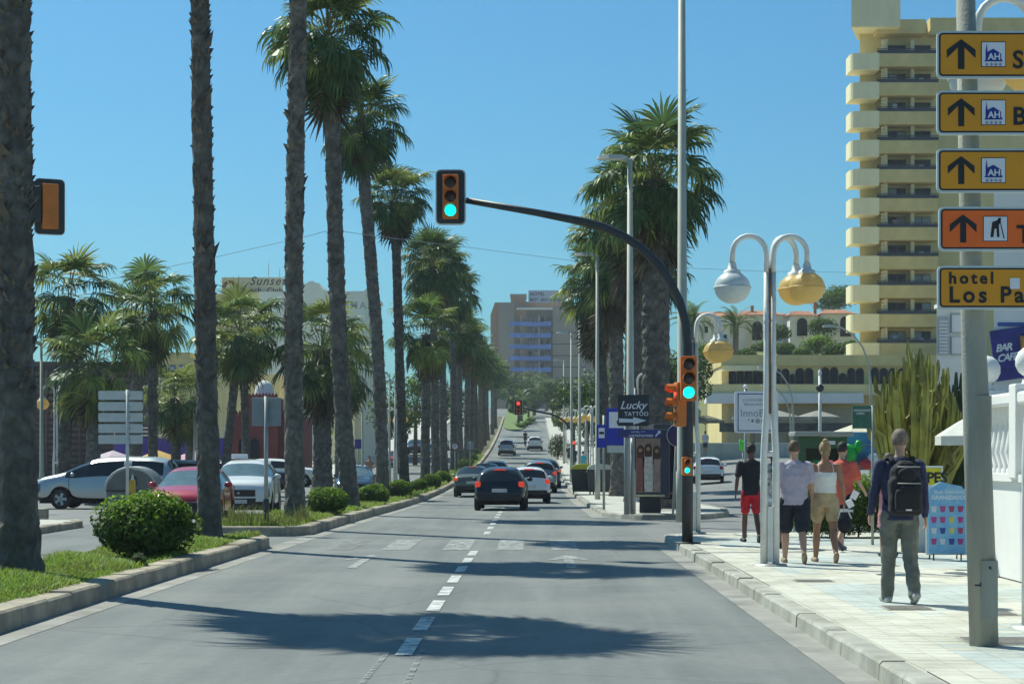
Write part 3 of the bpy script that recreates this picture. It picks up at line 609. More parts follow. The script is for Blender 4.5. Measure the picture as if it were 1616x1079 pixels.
# hedge behind the walkers, and candelabra cactus
hz=thing('hedge','dark clipped hedge behind the people walking on the right','hedge',(PX(1380,37),37.2,SH))
mb=MB(); rg=random.Random(5)
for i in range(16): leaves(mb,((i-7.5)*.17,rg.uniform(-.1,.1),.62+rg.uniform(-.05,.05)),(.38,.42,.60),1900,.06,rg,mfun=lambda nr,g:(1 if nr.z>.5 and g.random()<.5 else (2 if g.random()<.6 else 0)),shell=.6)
mb.build('foliage',[M_leaf,M_leaf_b,M_leaf_d],hz); st=MB()
for i in range(9): st.tube([((i-4)*.28,0,-.02),((i-4)*.28+.05,0,.7)],.02,5)
st.build('stems',M_wood,hz)
bush('bush','low green shrub beside the cream parasol at the white wall',PX(1512,33),33,.55,.6,.55,2600,.08,61,z=SH)
M_cac=mat('cactus_skin',(.34,.305,.055),.6,var=.28,scale=3,bump=.3,bscale=30,island=.5,col2=(.15,.15,.035))
M_cacd=mat('cactus_skin_dark',(.055,.085,.035),.6,var=.3,scale=3,island=.3)
def star_tube(mb,pts,r,m=0,ribs=4):
    k=len(pts); n=ribs*2; vs=[]; 
    for i,p in enumerate(pts):
        p=Vector(p); t=(Vector(pts[min(i+1,k-1)])-Vector(pts[max(i-1,0)])).normalized(); u=t.cross(Vector((0,1,0))).normalized(); v=t.cross(u)
        for j in range(n):
            rr=r[i]*(1.0 if j%2==0 else .55); a=6.283*j/n; vs.append(p+u*math.cos(a)*rr+v*math.sin(a)*rr)
    mb.add(vs,[(i*n+j,i*n+(j+1)%n,(i+1)*n+(j+1)%n,(i+1)*n+j) for i in range(k-1) for j in range(n)]+[tuple((k-1)*n+j for j in range(n))],m)
def cactus(label,x,d,h,w,n,seed,m,loc_z):
    t=thing('candelabra_cactus',label,'cactus',(x,d,loc_z)); rg=random.Random(seed)
    tr=MB(); star_tube(tr,[(0,0,0),(.04,0,h*.2),(.0,0,h*.42)],[.17,.14,.12]); tr.build('trunk',m,t)
    for i in range(n):
        a=rg.uniform(0,6.28); sp=math.sqrt(rg.random()); ex=math.cos(a)*w*sp; ey=math.sin(a)*w*.8*sp; z0=h*rg.uniform(.08,.36); top=h*(1.0-.42*(abs(ex)/w)**1.7)*rg.uniform(.86,1.0)
        mb=MB(); s=rg.uniform(.05,.075); k=7; pts=[]; 
        for j in range(k+1):
            q=j/k; pts.append((ex*(1-(1-q)**2.2)+rg.uniform(-.02,.02),ey*(1-(1-q)**2.2)+rg.uniform(-.02,.02),z0+(top-z0)*q**1.15))
        rr=[s*(.9+.25*(j%2)) for j in range(k)]+[s*.4]; star_tube(mb,pts,rr)
        for b in range(rg.randint(1,3)):     # side shoots
            q=rg.randint(3,6); p=Vector(pts[q]); sx=rg.choice((-1,1))*rg.uniform(.08,.2); hh=rg.uniform(.25,.7)
            star_tube(mb,[p,p+Vector((sx*.8,rg.uniform(-.1,.1),hh*.25)),p+Vector((sx,0,hh*.7)),p+Vector((sx*1.05,0,hh))],[s*.7,s*.85,s*.8,s*.3])
        mb.build('arm',m,t)
cactus('huge yellow-green candelabra cactus behind the man with the backpack',PX(1448,36),36,3.55,1.08,64,3,M_cac,SH)
cactus('dark green candelabra cactus behind the concrete post',PX(1508,37.5),37.5,3.35,.5,26,4,M_cacd,SH)

for i,(px,d,h,lab) in enumerate(((843,352,4.4,'feather palm on the far traffic island, right one'),(822,330,3.6,'feather palm on the far traffic island, left one'),(862,372,4.5,'feather palm at the end of the avenue, right of the road'))):
    x=PX(px,d); t=thing('date_palm_tree',lab,'palm tree',(x,d,zr(d)+.14)); a,b,top=trunk_mesh(.3,.26,h,(.1,0),320+i,stubs=0); inst('trunk',a,t)
    for j in range(34): inst('frond',PF[rnd.choice((0,1,2,2,3,3,4,4,5))],t,(.1,0,h-.1),(rnd.uniform(-.15,.15),0,rnd.uniform(0,6.28)),(1.1,)*3)
for i,(px,d,r) in enumerate(((822,305,.9),(832,312,1.0),(838,325,1.1))): bush('bush',['low shrub at the front of the far traffic island','middle shrub on the far traffic island','rear shrub on the far traffic island'][i],PX(px,d),d,r,r*1.4,r*.45,700,.25,800+i,z=zr(d)+.15)
# ================================================================ buildings
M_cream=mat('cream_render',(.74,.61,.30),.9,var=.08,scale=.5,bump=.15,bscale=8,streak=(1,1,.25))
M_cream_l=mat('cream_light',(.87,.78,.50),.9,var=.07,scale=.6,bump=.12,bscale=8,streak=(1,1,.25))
M_cream_d=mat('cream_deep',(.68,.55,.25),.9,var=.1,scale=.6,bump=.12,bscale=8)  # deeper cream paint for parapets, slab fronts and shutters
M_white=mat('white_render',(.76,.75,.72),.85,var=.06,scale=.6,bump=.12,bscale=10)
M_glass=mat('window_glass',(.018,.02,.032),.2,var=.3,scale=.4,spec=.15)
M_curtain=mat('curtain',(.36,.40,.46),.8,var=.15,scale=2)
M_dark=mat('dark_opening',(.03,.028,.03),.8,var=.2)
M_shutter=mat('brown_shutter',(.045,.03,.032),.7,var=.2)
M_rail=mat('navy_rail',(.025,.035,.06),.5,var=.2)
M_frame=mat('dark_frame',(.03,.035,.045),.5,var=.2)
M_tile=mat('roof_tile',(.42,.19,.11),.85,var=.25,scale=2,bump=.4,bscale=6)
M_metal=mat('galvanised',(.42,.43,.42),.5,metal=.5,var=.12,scale=4)
def W3(px,py,d): return Vector((PX(px,d),d,PZ(py,d)))
# ---- tall apartment tower on the right
TD=185.0; tw=thing('apartment_tower','tall cream apartment tower with rounded white balconies, upper right','building',(PX(1341,TD),TD,gz(31,165)))
s=TD/F; bz=tw.location.z
X0=0.0
def tx(px): return PX(px,TD)-tw.location.x
def tz(py): return PZ(py,TD)-bz
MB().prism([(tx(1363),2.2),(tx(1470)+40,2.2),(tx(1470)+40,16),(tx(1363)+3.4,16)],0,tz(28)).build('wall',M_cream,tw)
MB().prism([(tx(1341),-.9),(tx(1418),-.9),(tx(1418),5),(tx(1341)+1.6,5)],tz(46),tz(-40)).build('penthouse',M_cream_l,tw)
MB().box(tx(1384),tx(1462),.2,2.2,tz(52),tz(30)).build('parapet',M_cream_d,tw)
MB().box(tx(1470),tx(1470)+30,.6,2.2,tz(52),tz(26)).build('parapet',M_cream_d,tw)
fl=45.6
rg=random.Random(9)
# curved end balcony, slab front, rail, windows: one set per storey
def cbal(): 
    mb=MB(); r=1.15; pts=[(tx(1386),-.55)]; L_=tx(1342); 
    pts+=[(L_+r*.55-r*.55*math.cos(R(a))*1.0 if False else L_+.9-.9*math.sin(R(a)),-.55+.9-.9*math.cos(R(a)) ) for a in (10,30,50,70,90)]
    pts+=[(L_,2.6),(tx(1386),2.6)]
    mb.prism(pts[::-1],0,1.62); return mb.mesh('curved_balcony',M_cream_l)
CB=cbal()
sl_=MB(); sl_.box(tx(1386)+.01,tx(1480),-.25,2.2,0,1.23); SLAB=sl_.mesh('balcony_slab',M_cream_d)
def railm():
    mb=MB(); x0,x1=tx(1384),tx(1480); mb.box(x0,x1,-.02,.03,.78,.86); mb.box(x0,x1,-.015,.02,0,.05); mb.box(x0,x1,-.008,.008,.10,.62)
    n=22
    for i in range(n+1): x=lerp(x0,x1,i/n); mb.box(x-.025,x+.025,-.02,.02,.05,.78)
    return mb.mesh('railing',M_rail)
RL=railm()
def win(name,x0,x1,z0,z1,y,parent,curt=None,mullions=1,shut=False):
    w_=MB().box(x0,x1,y-.06,y,z0,z1).build(name,M_frame,parent)
    k=mullions+1
    for i in range(k):
        a=lerp(x0,x1,i/k)+.05; b=lerp(x0,x1,(i+1)/k)-.05
        MB().box(a,b,y-.085,y-.062,z0+.07,z1-.07).build('pane',M_shutter if shut else (M_curtain if (curt and rg.random()<curt) else M_glass),w_)
    return w_
for i in range(13):
    yb=85.5+fl*i
    if tz(yb)<1: break
    inst('curved_balcony',CB,tw,(0,0,tz(yb)-1.62))
    inst('balcony_slab',SLAB,tw,(0,0,tz(yb)-1.23)); inst('railing',RL,tw,(0,-.2,tz(yb)-.05),(0,0,0),(1,1,.62))
    z0=tz(yb); z1=tz(yb-21)
    dark=i in (4,)
    win('balcony_door',tx(1408),tx(1436),z0,z1,2.18,tw,.3,1,dark)
    win('balcony_door',tx(1448),tx(1476),z0,z1,2.18,tw,.3,1,i in (0,1,2,4,11))
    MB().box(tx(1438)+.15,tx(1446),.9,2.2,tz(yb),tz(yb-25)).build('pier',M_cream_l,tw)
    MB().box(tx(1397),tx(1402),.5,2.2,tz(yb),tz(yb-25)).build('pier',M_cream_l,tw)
    if i%3==1: MB().bbox(tx(1452),tx(1459),.3,.7,tz(yb)+.02,tz(yb-9),.03).build('air_conditioner',M_white,tw)
    if i%4==2: MB().box(tx(1410),tx(1417),.35,.4,tz(yb)+.3,tz(yb-13)).build('hung_towel',mat('towel_%d'%(i%3),((.6,.3,.25),(.3,.4,.6),(.65,.62,.5))[i%3],.8),tw)
    vent=MB()
    for q in range(4): vent.box(tx(1392),tx(1395.5),.3,.6,tz(yb-3-5.5*q),tz(yb-6.5-5.5*q))
    vent.build('lattice_screen',M_cream_l,tw)
# ---- low cream building with arched windows
LD=168.0; lb=thing('arcade_building','low cream building with rows of dark arched windows below the villa','building',(PX(1113,LD),LD,1.6)); bz2=1.6
def lx(px): return PX(px,LD)-lb.location.x
def lz(py): return PZ(py,LD)-bz2
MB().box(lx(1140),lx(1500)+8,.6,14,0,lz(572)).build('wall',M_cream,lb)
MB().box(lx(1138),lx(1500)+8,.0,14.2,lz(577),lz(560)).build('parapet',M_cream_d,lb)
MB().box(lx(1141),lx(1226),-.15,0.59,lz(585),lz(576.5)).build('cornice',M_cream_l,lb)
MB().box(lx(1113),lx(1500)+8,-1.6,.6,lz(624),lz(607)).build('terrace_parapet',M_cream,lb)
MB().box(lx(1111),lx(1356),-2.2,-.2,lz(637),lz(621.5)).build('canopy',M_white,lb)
def arch(x0,x1,z0,z1,y,parent,name='arched_window'):
    r=(x1-x0)/2; n=8; pts=[(x0,z0),(x1,z0),(x1,z1-r)]+[(x1-r+r*math.cos(R(180*i/n)),z1-r+r*math.sin(R(180*i/n))) for i in range(1,n)]+[(x0,z1-r)]
    mb=MB(); mb.add([(x,y,z) for x,z in pts]+[(x,y+.12,z) for x,z in pts],[list(range(len(pts)))]+[(i,len(pts)+i,len(pts)+(i+1)%len(pts),(i+1)%len(pts)) for i in range(len(pts))])
    return mb.build(name,M_glass,parent)
for g0,widths,tops in ((1151,(12,12,13,15,15),(583,582,581,582,582)),(1222,(12,13,8,14,14),(581,581,589,580,580)),(1297,(14,13,13,13,13),(579,579,588,580,580)),(1376,(13,14,14,14),(579,580,580,580))):
    x=g0
    for w_,tp in zip(widths,tops):
        arch(lx(x),lx(x+w_)-.03,lz(609),lz(tp),.5,lb); x+=w_+.6
for a,b in ((1148,1178),(1184,1246),(1252,1292),(1298,1346)):
    f_=MB().box(lx(a),lx(b),.42,.58,lz(700),lz(640)).build('shop_shutter',M_cream_d,lb)
    MB().box(lx(a)+.12,lx(b)-.12,.36,.415,lz(700),lz(643)).build('panel',mat('beige_panel',(.50,.43,.31),.8,var=.08),f_)
for a in (1181,1249,1295): MB().box(lx(a-2.5),lx(a+2.5),.0,.6,lz(705),lz(637.5)).build('pillar',M_cream,lb)
MB().box(lx(1130),lx(1350),-3.0,-2.9,lz(682),lz(668)).build('awning',mat('awning_dark',(.06,.07,.06),.8,var=.4,scale=1.5),lb)
# retaining wall
rw=thing('retaining_wall','long pale grey-green wall behind the white hatchback','wall',(PX(1040,158),158,gz(12,158)))
for i in range(7):
    a=PX(1040,158)+i*1.75; MB().bbox(a-rw.location.x,a-rw.location.x+1.73,0,.25,-.5,1.72,.02).build('wall_panel',mat('wall_greenish',(.45,.47,.41),.9,var=.1,scale=.8,bump=.15,bscale=20),rw)
MB().box(-.05,12.3,-.04,.29,1.722,1.8).build('coping',M_white,rw)
# ---- hillside with villa
hill=MB(); xs2=[13,18,26,36,50,70,110]; dsh=[166,180,184,196,215,240,290,340]
for d in dsh:
    for x in xs2:
        t=smooth(166,225,d)*smooth(8,22,x); hill.v.append((x,d,lerp(gz(x,d)-.4,14.0,t)+ (.4*math.sin(x*.5)+.3*math.sin(d*.3))*t))
n=len(xs2)
for k in range(len(dsh)-1):
    for i in range(n-1): hill.f.append([k*n+i,k*n+i+1,(k+1)*n+i+1,(k+1)*n+i]); hill.m.append(0); hill.sm.append(True)
tag(hill.build('hillside',mat('hill_grass',(.10,.13,.04),.95,var=.35,scale=.4,bump=.6,bscale=4,col2=(.16,.14,.07))),kind='structure')
VD=232.0; vl=thing('villa','white villa with red tiled roofs and dark arches on the hill','house',(PX(1105,VD),VD,13.2))
def vx(px): return PX(px,VD)-vl.location.x
def vz(py): return PZ(py,VD)-13.2
MB().box(vx(1100),vx(1175),0,9,0,vz(500)).build('wall',M_white,vl)
MB().box(vx(1170),vx(1240),2.0,9,0,vz(495)).build('wall',M_white,vl)
MB().box(vx(1300),vx(1352),1.0,9,0,vz(494)).build('wall',M_white,vl)
MB().box(vx(1240),vx(1300),3.0,9,0,vz(497)).build('wall',M_white,vl)
MB().box(vx(1244),vx(1283),-1.5,1.5,0,vz(499)).build('porch',M_white,vl)
arch(vx(1255),vx(1271),vz(531),vz(503),-1.62,vl,'arched_doorway'); arch(vx(1328),vx(1345),vz(530),vz(498),.9,vl,'arched_doorway'); arch(vx(1190),vx(1206),vz(535),vz(505),1.9,vl,'arched_doorway')
MB().box(vx(1112),vx(1117),-.08,0,vz(525),vz(515)).build('window',M_glass,vl); MB().box(vx(1142),vx(1147),-.08,0,vz(540),vz(528)).build('window',M_glass,vl)
def roof(x0,x1,y0,y1,z0,z1,over=.3):
    r_=MB(); xm0,xm1=x0+(x1-x0)*.2,x1-(x1-x0)*.2; ym=(y0+y1)/2
    r_.add([(x0-over,y0-over,z0),(x1+over,y0-over,z0),(x1+over,y1+over,z0),(x0-over,y1+over,z0),(xm0,ym,z1),(xm1,ym,z1)],[(0,1,5,4),(2,3,4,5),(1,2,5),(3,0,4),(3,2,1,0)])
    for i in range(int((x1-x0)/.32)): x=x0+i*.32; r_.tube([(x,y0-over,z0+.03),(lerp(x,(x0+x1)/2,.2),ym-.1,z1)],.06,5,caps=False)
    return r_.build('roof',M_tile,vl)
roof(vx(1244),vx(1283),-1.5,1.5,vz(499),vz(491)); roof(vx(1170),vx(1240),2,9,vz(495),vz(485)); roof(vx(1300),vx(1352),1,9,vz(494),vz(484)); roof(vx(1100),vx(1175),0,9,vz(500),vz(488)); roof(vx(1240),vx(1300),3,9,vz(497),vz(489))
for px in (1191,1292): MB().box(vx(px),vx(px+4.5),4,4.4,vz(495),vz(460 if px>1200 else 478)).build('chimney',M_tile,vl)
rgb=random.Random(77)
for i,(px,py,d,r,lab) in enumerate(((1120,552,214,1.6,'rounded green shrub left of the date palm on the hill'),(1205,545,216,1.9,'dark shrub on the hill behind the lamp post'),(1225,520,222,2.0,'tall dark shrub beside the villa porch'),(1240,548,214,1.5,'low shrub below the villa porch'),(1290,540,210,2.3,'bright round shrub in the middle of the villa garden'),(1315,548,206,1.6,'round shrub right of the bright one in the villa garden'),(1300,512,224,2.2,'dark shrub between the villa arches'),(1310,470,245,2.8,'dark tree above the villa roof by the tower'),(1330,462,248,2.8,'feathery tree above the villa roof touching the tower'),(1340,545,205,1.4,'shrub at the foot of the tower on the hill'),(1180,556,208,1.3,'low shrub at the hill edge above the cream building'),(1265,556,204,1.2,'low shrub at the hill edge, middle'))):
    bush('bush',lab,PX(px,d),d,r,r,r*.62,1500,.34,700+i,mats=[M_leaf,M_leaf_b,M_leaf_d] if i in (4,0) else [M_leaf_d,M_leaf,M_leaf_d],z=PZ(py,d)-r*.7)
# ---- white shop building behind the balustrade (right edge)
wb=thing('white_building','white seafront building with louvred shutters and a blue stripe behind the post','building',(PX(1478,48),48,SH))
def wx(px,d=48): return PX(px,d)-wb.location.x
def wz(py,d=48): return PZ(py,d)-SH
MB().prism([(wx(1478),0),(wx(1524),0),(wx(1524),3),(wx(1478)+.75,3)],wz(640),wz(486)).build('wall',M_white,wb)
MB().prism([(wx(1550),-1.2),(wx(1524)+9,-1.2),(wx(1524)+9,6),(wx(1550)+1.9,6)],0,wz(300)).build('wall',M_white,wb)
for a,b,c,d_ in ((1480,1496,560,500),(1500,1519,560,530),(1500,1519,526,494)):
    sh=MB().box(wx(a),wx(b),-.05,0,wz(c),wz(d_)).build('shutter',M_metal,wb); k=10
    lm=MB().box(wx(a)+.02,wx(b)-.02,-.075,-.05,0,.05).mesh('louvre',mat('louvre_white',(.62,.63,.66),.6,var=.05))
    for q in range(k): inst('louvre',lm,sh,(0,0,lerp(wz(c)+.03,wz(d_)-.06,q/k)),(0,0,0))
MB().box(wx(1556),wx(1524)+9,-1.225,-1.2,wz(520),wz(514)).build('blue_stripe',mat('blue_paint',(.05,.10,.35),.6),wb)
bd=MB().box(0,1.25,-.06,0,0,1.25).build('sign_board',mat('sign_navy',(.035,.03,.22),.5,var=.2),wb,(wx(1553),-1.23,wz(605)),(0,R(-8),0))
M_sw=mat('sign_white',(.75,.75,.78),.5,var=.03); M_so=mat('sign_orange',(.75,.34,.10),.5,var=.1)
lettering('BAR\nCAFE',.25,M_sw,bd,(.08,-.066,.72),shear=.3,bold=.008,spacing=.8)
MB().tube([(.88,-.07,.12),(.88,-.07,.4),(.78,-.07,.7),(.80,-.07,1.0),(.92,-.07,1.0),(.96,-.07,.7),(.9,-.07,.4)],[.1,.03,.09,.1,.1,.09,.03],8).build('picture',M_so,bd)
MB().ball((1.08,-.05,1.08),(.1,.02,.14)).build('picture',M_so,bd)
MB().box(wx(1478),wx(1520),-.1,.3,wz(486),wz(480)).build('cornice',M_white,wb)
# ---- left side of the avenue
HD=190.0; ho=thing('pale_hotel','pale green-white hotel block with curved gable and rooftop sign, left','building',(PX(340,HD),HD,zr(HD)*.3)); hb=ho.location.z
M_ho=mat('hotel_pale',(.74,.78,.71),.9,var=.06,scale=.2,streak=(1,1,.3)); M_hoy=mat('hotel_yellow',(.66,.60,.34),.9,var=.07,scale=.4)
def hx(px): return PX(px,HD)-ho.location.x
def hzz(py): return PZ(py,HD)-hb
pts=[(hx(412),0),(hx(577),0),(hx(577),hzz(455)),(hx(583),hzz(455)),(hx(583),hzz(461))][:0]
prof=[(hx(409),0),(hx(576),0),(hx(576),hzz(470)),(hx(579),hzz(461)),(hx(583),hzz(461)),(hx(583),hzz(456)),(hx(576),hzz(456)),(hx(575),hzz(459)),(hx(556),hzz(459.5)),(hx(520),hzz(460)),(hx(512),hzz(458)),(hx(506),hzz(454)),(hx(504),hzz(447)),(hx(498),hzz(446)),(hx(494),hzz(443)),(hx(488),hzz(444)),(hx(482),hzz(448)),(hx(476),hzz(447)),(hx(468),hzz(448)),(hx(460),hzz(454)),(hx(458),hzz(460)),(hx(430),hzz(460)),(hx(409),hzz(460))]
MB().prism(prof,0,18,M=XZ()).build('gable_wall',M_ho,ho)
MB().box(hx(364),hx(409),2.0,18,0,hzz(458)).build('wall',M_hoy,ho)
MB().box(hx(320),hx(364),1.0,18,0,hzz(462)).build('wall',M_cream_d,ho)
for i in range(6):
    z=hzz(462)-2.9*(i+1); b_=MB().box(hx(343),hx(364),.6,1.0,z,z+.9).build('balcony',mat('hotel_maroon',(.16,.07,.08),.8),ho); MB().box(hx(343),hx(364),.85,1.0,z+.95,z+2.2).build('opening',M_dark,ho)
    MB().box(hx(395),hx(407),1.9,2.0,z+.5,z+2.2).build('window',mat('hotel_ochre',(.40,.33,.13),.8),ho)
MB().box(hx(450),hx(466),3,6,hzz(462),hzz(446)).build('stair_head',M_hoy,ho)
MB().lathe([(0,1.0),(.4,.9),(.75,.6),(.9,0)][::-1],16,M=Matrix.Translation((hx(458),4.5,hzz(446)))).build('roof_dome',M_tile,ho)
rs=MB().box(hx(342),hx(440),3.2,3.6,hzz(460),hzz(433)).build('roof_sign',mat('sign_cream',(.55,.50,.36),.8,var=.06),ho)
M_ink=mat('sign_ink',(.10,.09,.08),.7); M_maroon=mat('sign_maroon',(.14,.03,.06),.6)
lettering('Sunset',1.2,M_ink,rs,(hx(386),3.19,hzz(445)),shear=.35,bold=.02,spacing=1.15); lettering('Beach  Club',.7,M_maroon,rs,(hx(374),3.19,hzz(457)),bold=.02,spacing=1.2)
MB().add([( hx(355)+.78*math.cos(R(a))*r,3.185,hzz(449)+.72*math.sin(R(a))*r) for r in (1,.45) for a in range(-10,191,20)],[(i,i+1,12+i,11+i) for i in range(10)]).build('sun_emblem',M_maroon,rs)
MB().lathe([(.0,0),(.42,0)],16,M=Matrix.Translation((hx(355),3.18,hzz(450)))@Matrix.Rotation(R(90),4,'X')).build('sun_emblem',M_sw,rs)
M_gl=mat('faint_letters',(.42,.46,.45),.8); lettering('ARES',1.0,M_gl,ho,(hx(414),-.004,hzz(487)),bold=.03,spacing=1.25); lettering('MANIMAR',1.0,M_gl,ho,(hx(504),-.004,hzz(487)),bold=.03,spacing=1.3)
for px,py in ((412,408),(430,415)): MB().tube([(hx(px+3),4,hzz(436)),(hx(px+3),4,hzz(py))],.03,4).build('antenna',M_metal,ho)
an=MB().box(hx(405),hx(470),-14,-8,0,hzz(600)).build('annex',M_cream,ho); MB().box(hx(449),hx(455),-14.1,-14,hzz(632),hzz(618)).build('window',M_glass,an)
MB().box(hx(545),hx(583),-16,-6,0,hzz(606)).build('annex',M_cream_l,ho)
# red Moorish gatehouse
GD=120.0; gh=thing('red_gatehouse','dark red castle-like building with battlements and a small white dome','building',(PX(358,GD),GD,0)); M_red=mat('red_render',(.20,.05,.045),.9,var=.12,scale=1.2,bump=.2,bscale=15)
def gx(px): return PX(px,GD)-gh.location.x
def gzz(py): return PZ(py,GD)
MB().box(gx(358),gx(470),0,8,-.3,gzz(655)).build('wall',M_red,gh); MB().box(gx(393),gx(440),-.6,2.4,-.3,gzz(628)).build('tower',M_red,gh)
mer=MB().prism([(-.09,0),(.09,0),(.09,.16),(0,.32),(-.09,.16)],-.1,.1,M=XZ()).mesh('merlon',M_red)
for i in range(19):
    px=361+i*5.8
    if not 391<px<442: inst('merlon',mer,gh,(gx(px),.1,gzz(655)))
for i in range(9): inst('merlon',mer,gh,(gx(396+i*5.2),-.5,gzz(628)))
MB().lathe([(.62,0),(.6,.3),(.48,.62),(.27,.85),(0.02,.93)],20,M=Matrix.Translation((gx(414),.9,gzz(622)))).build('dome',M_white,gh)
for a,b in ((377,391),(398,411)): arch(gx(a),gx(b),gzz(729),gzz(692),-.14 if a<393 else -.75,gh,'arched_window')
MB().box(gx(386),gx(388.5),-.8,-.7,gzz(726),gzz(692)).build('window_bar',M_white,gh); MB().box(gx(391),gx(393),-.8,-.7,gzz(726),gzz(696)).build('window_bar',M_white,gh)
# brown slatted building
BD=130.0; bb=thing('slatted_building','brown building faced with horizontal timber slats at far left','building',(PX(-60,BD),BD,0)); M_sl=mat('slat_timber',(.115,.075,.065),.8,var=.25,scale=3,col2=(.07,.05,.045))
x1=PX(205,BD)-bb.location.x; MB().box(0,x1,.3,10,-.2,PZ(570,BD)).build('wall',mat('slat_back',(.06,.045,.042),.9),bb)
slm=MB().box(0,x1,0,.12,0,.24).mesh('slat',M_sl)
for i in range(17): inst('slat',slm,bb,(0,.1,.5+i*.42))
for i in range(5): MB().box(x1*(.1+.2*i)-.07,x1*(.1+.2*i)+.07,-.02,.1,0,7.6).build('post',M_sl,bb)
# beige block and purple wall
BE=150.0; be=thing('beige_block','beige apartment block with small dark windows behind the left palms','building',(PX(195,BE),BE,0))
def ex(px): return PX(px,BE)-be.location.x
MB().box(ex(195),ex(345),0,12,-.2,PZ(566,BE)).build('wall',M_cream,be); MB().box(ex(195),ex(300),-.1,12.1,PZ(566,BE),PZ(556,BE)).build('parapet',M_cream_d,be)
for px in (238,253,268,283,312,328):
    for py in (582,606,630,655): win('window',ex(px),ex(px+9),PZ(py+9,BE),PZ(py-6,BE),-.001,be,.3,0)
    
PD=116.0; pw=thing('purple_wall','purple-blue wall with a white railing on top, left of the red building','wall',(PX(180,PD),PD,0))
wpx=PX(356,PD)-pw.location.x; M_pur=mat('purple_paint',(.075,.05,.30),.8,var=.12,scale=.8)
for i in range(4): MB().bbox(wpx*i/4+.004,wpx*(i+1)/4-.004,0,.2,-.2,PZ(691,PD),.015).build('wall_panel',M_pur,pw)
for z in (PZ(689,PD)+.08,PZ(683,PD)+.08,PZ(677,PD)+.08): MB().tube([(0,.1,z),(wpx,.1,z)],.02,5).build('rail',M_white,pw)
for i in range(9): MB().tube([(wpx*i/8,.1,PZ(691,PD)),(wpx*i/8,.1,PZ(676,PD)+.08)],.022,5).build('rail_post',M_white,pw)
for i,(px,d,lab,c) in enumerate(((308,112,'pink pointed parasol in front of the purple wall',(.55,.28,.36)),(250,113,'ochre awning parasol left of the pink one',(.50,.30,.06)),(178,112.5,'pale pink angular parasol behind the container',(.5,.40,.45)))):
    t=thing('parasol',lab,'parasol',(PX(px,d),d,zr(d))); z=PZ(727,d)-zr(d); MB().tube([(0,0,0),(0,0,z+.3)],.025,6).build('pole',M_metal,t)
    MB().lathe([(1.6,z-.1),(1.55,z+.02),(.8,z+.35),(.02,z+.62)],8,sm=False).build('canopy',mat('parasol%d'%i,c,.8,var=.1),t)
# ---- blue-balcony hotel at the end of the avenue
BH=490.0; bh=thing('blue_balcony_hotel','distant tan hotel with wavy blue balconies at the end of the avenue','building',(PX(774,BH),BH,zr(450)-.5)); z0=bh.location.z
M_tan=mat('tan_render',(.36,.29,.215),.9,var=.08,scale=.15); M_tan2=mat('tan_grey',(.30,.265,.215),.9,var=.08,scale=.15); M_bl=mat('balcony_blue',(.12,.25,.66),.5,var=.12,scale=.3); M_brick=mat('brick_tan',(.40,.24,.15),.9,var=.1)
def bx_(px): return PX(px,BH)-bh.location.x
def bz_(py): return PZ(py,BH)-z0
MB().prism([(bx_(775),0),(bx_(790),0),(bx_(790),bz_(477)),(bx_(781),bz_(477)),(bx_(774),bz_(497))],0,22,M=XZ()).build('wing',M_brick,bh)
MB().box(bx_(787),bx_(812),-2,20,0,bz_(478)).build('wing',M_tan2,bh)
MB().box(bx_(806),bx_(830),0,10,0,bz_(466)).build('stair_tower',M_brick,bh); MB().box(bx_(805),bx_(831),-.4,10.4,bz_(468),bz_(464)).build('cornice',M_tan,bh)
MB().box(bx_(812),bx_(872),1.5,20,0,bz_(486)).build('wall',mat('hotel_recess',(.22,.22,.21),.8,var=.2,scale=.3),bh)
MB().box(bx_(872),bx_(965),-1,22,0,bz_(483)).build('end_wall',M_tan2,bh)
MB().box(bx_(830),bx_(905),4,20,bz_(486),bz_(474)).build('attic',M_brick,bh)
MB().box(bx_(815),bx_(872),-1.6,1.6,bz_(489),bz_(486)).build('eave',M_white,bh)
for k,py in enumerate((526,544,562,580,597)): MB().box(bx_(872),bx_(925),-1.15,-1,bz_(py),bz_(py-1.2)).build('string_course',M_dark,bh)
for k in range(6):
    py=508+18*k; mb=MB(); n=16
    top=[];
    for i in range(n+1):
        px=lerp(803,870,i/n); y=-1.3-1.1*math.sin(i/n*math.pi*2.2+.6); top.append((bx_(px),y))
    vs=[]
    for (x,y) in top: vs+=[(x,y,bz_(py+7)),(x,y,bz_(py)),(x,1.5,bz_(py+7))]
    mb.add(vs,[(3*i,3*i+3,3*i+4,3*i+1) for i in range(n)]+[(3*i+2,3*i+5,3*i+3,3*i) for i in range(n)]); b_=mb.build('balcony',M_bl,bh)
    for i in range(7):
        px=806+i*9.4
        win('balcony_door',bx_(px),bx_(px+5),bz_(py+7),bz_(py-8),1.48,bh,.5,0)
        MB().box(bx_(px+6.4),bx_(px+7.6),-.2,1.5,bz_(py+6),bz_(py-10)).build('divider',M_white if i%3==1 else M_tan,bh)
rs=MB().box(bx_(834),bx_(905),2.0,2.4,bz_(476.5),bz_(457)).build('roof_sign',mat('sign_pale',(.48,.50,.58),.7,var=.08),bh)
M_navy=mat('navy_letters',(.03,.035,.12),.6)
lettering('HOTEL',1.25,M_navy,rs,(bx_(836),1.99,bz_(465.5)),bold=.03); lettering('BEST  BENALMADENA',1.05,M_navy,rs,(bx_(836),1.99,bz_(474)),bold=.03)
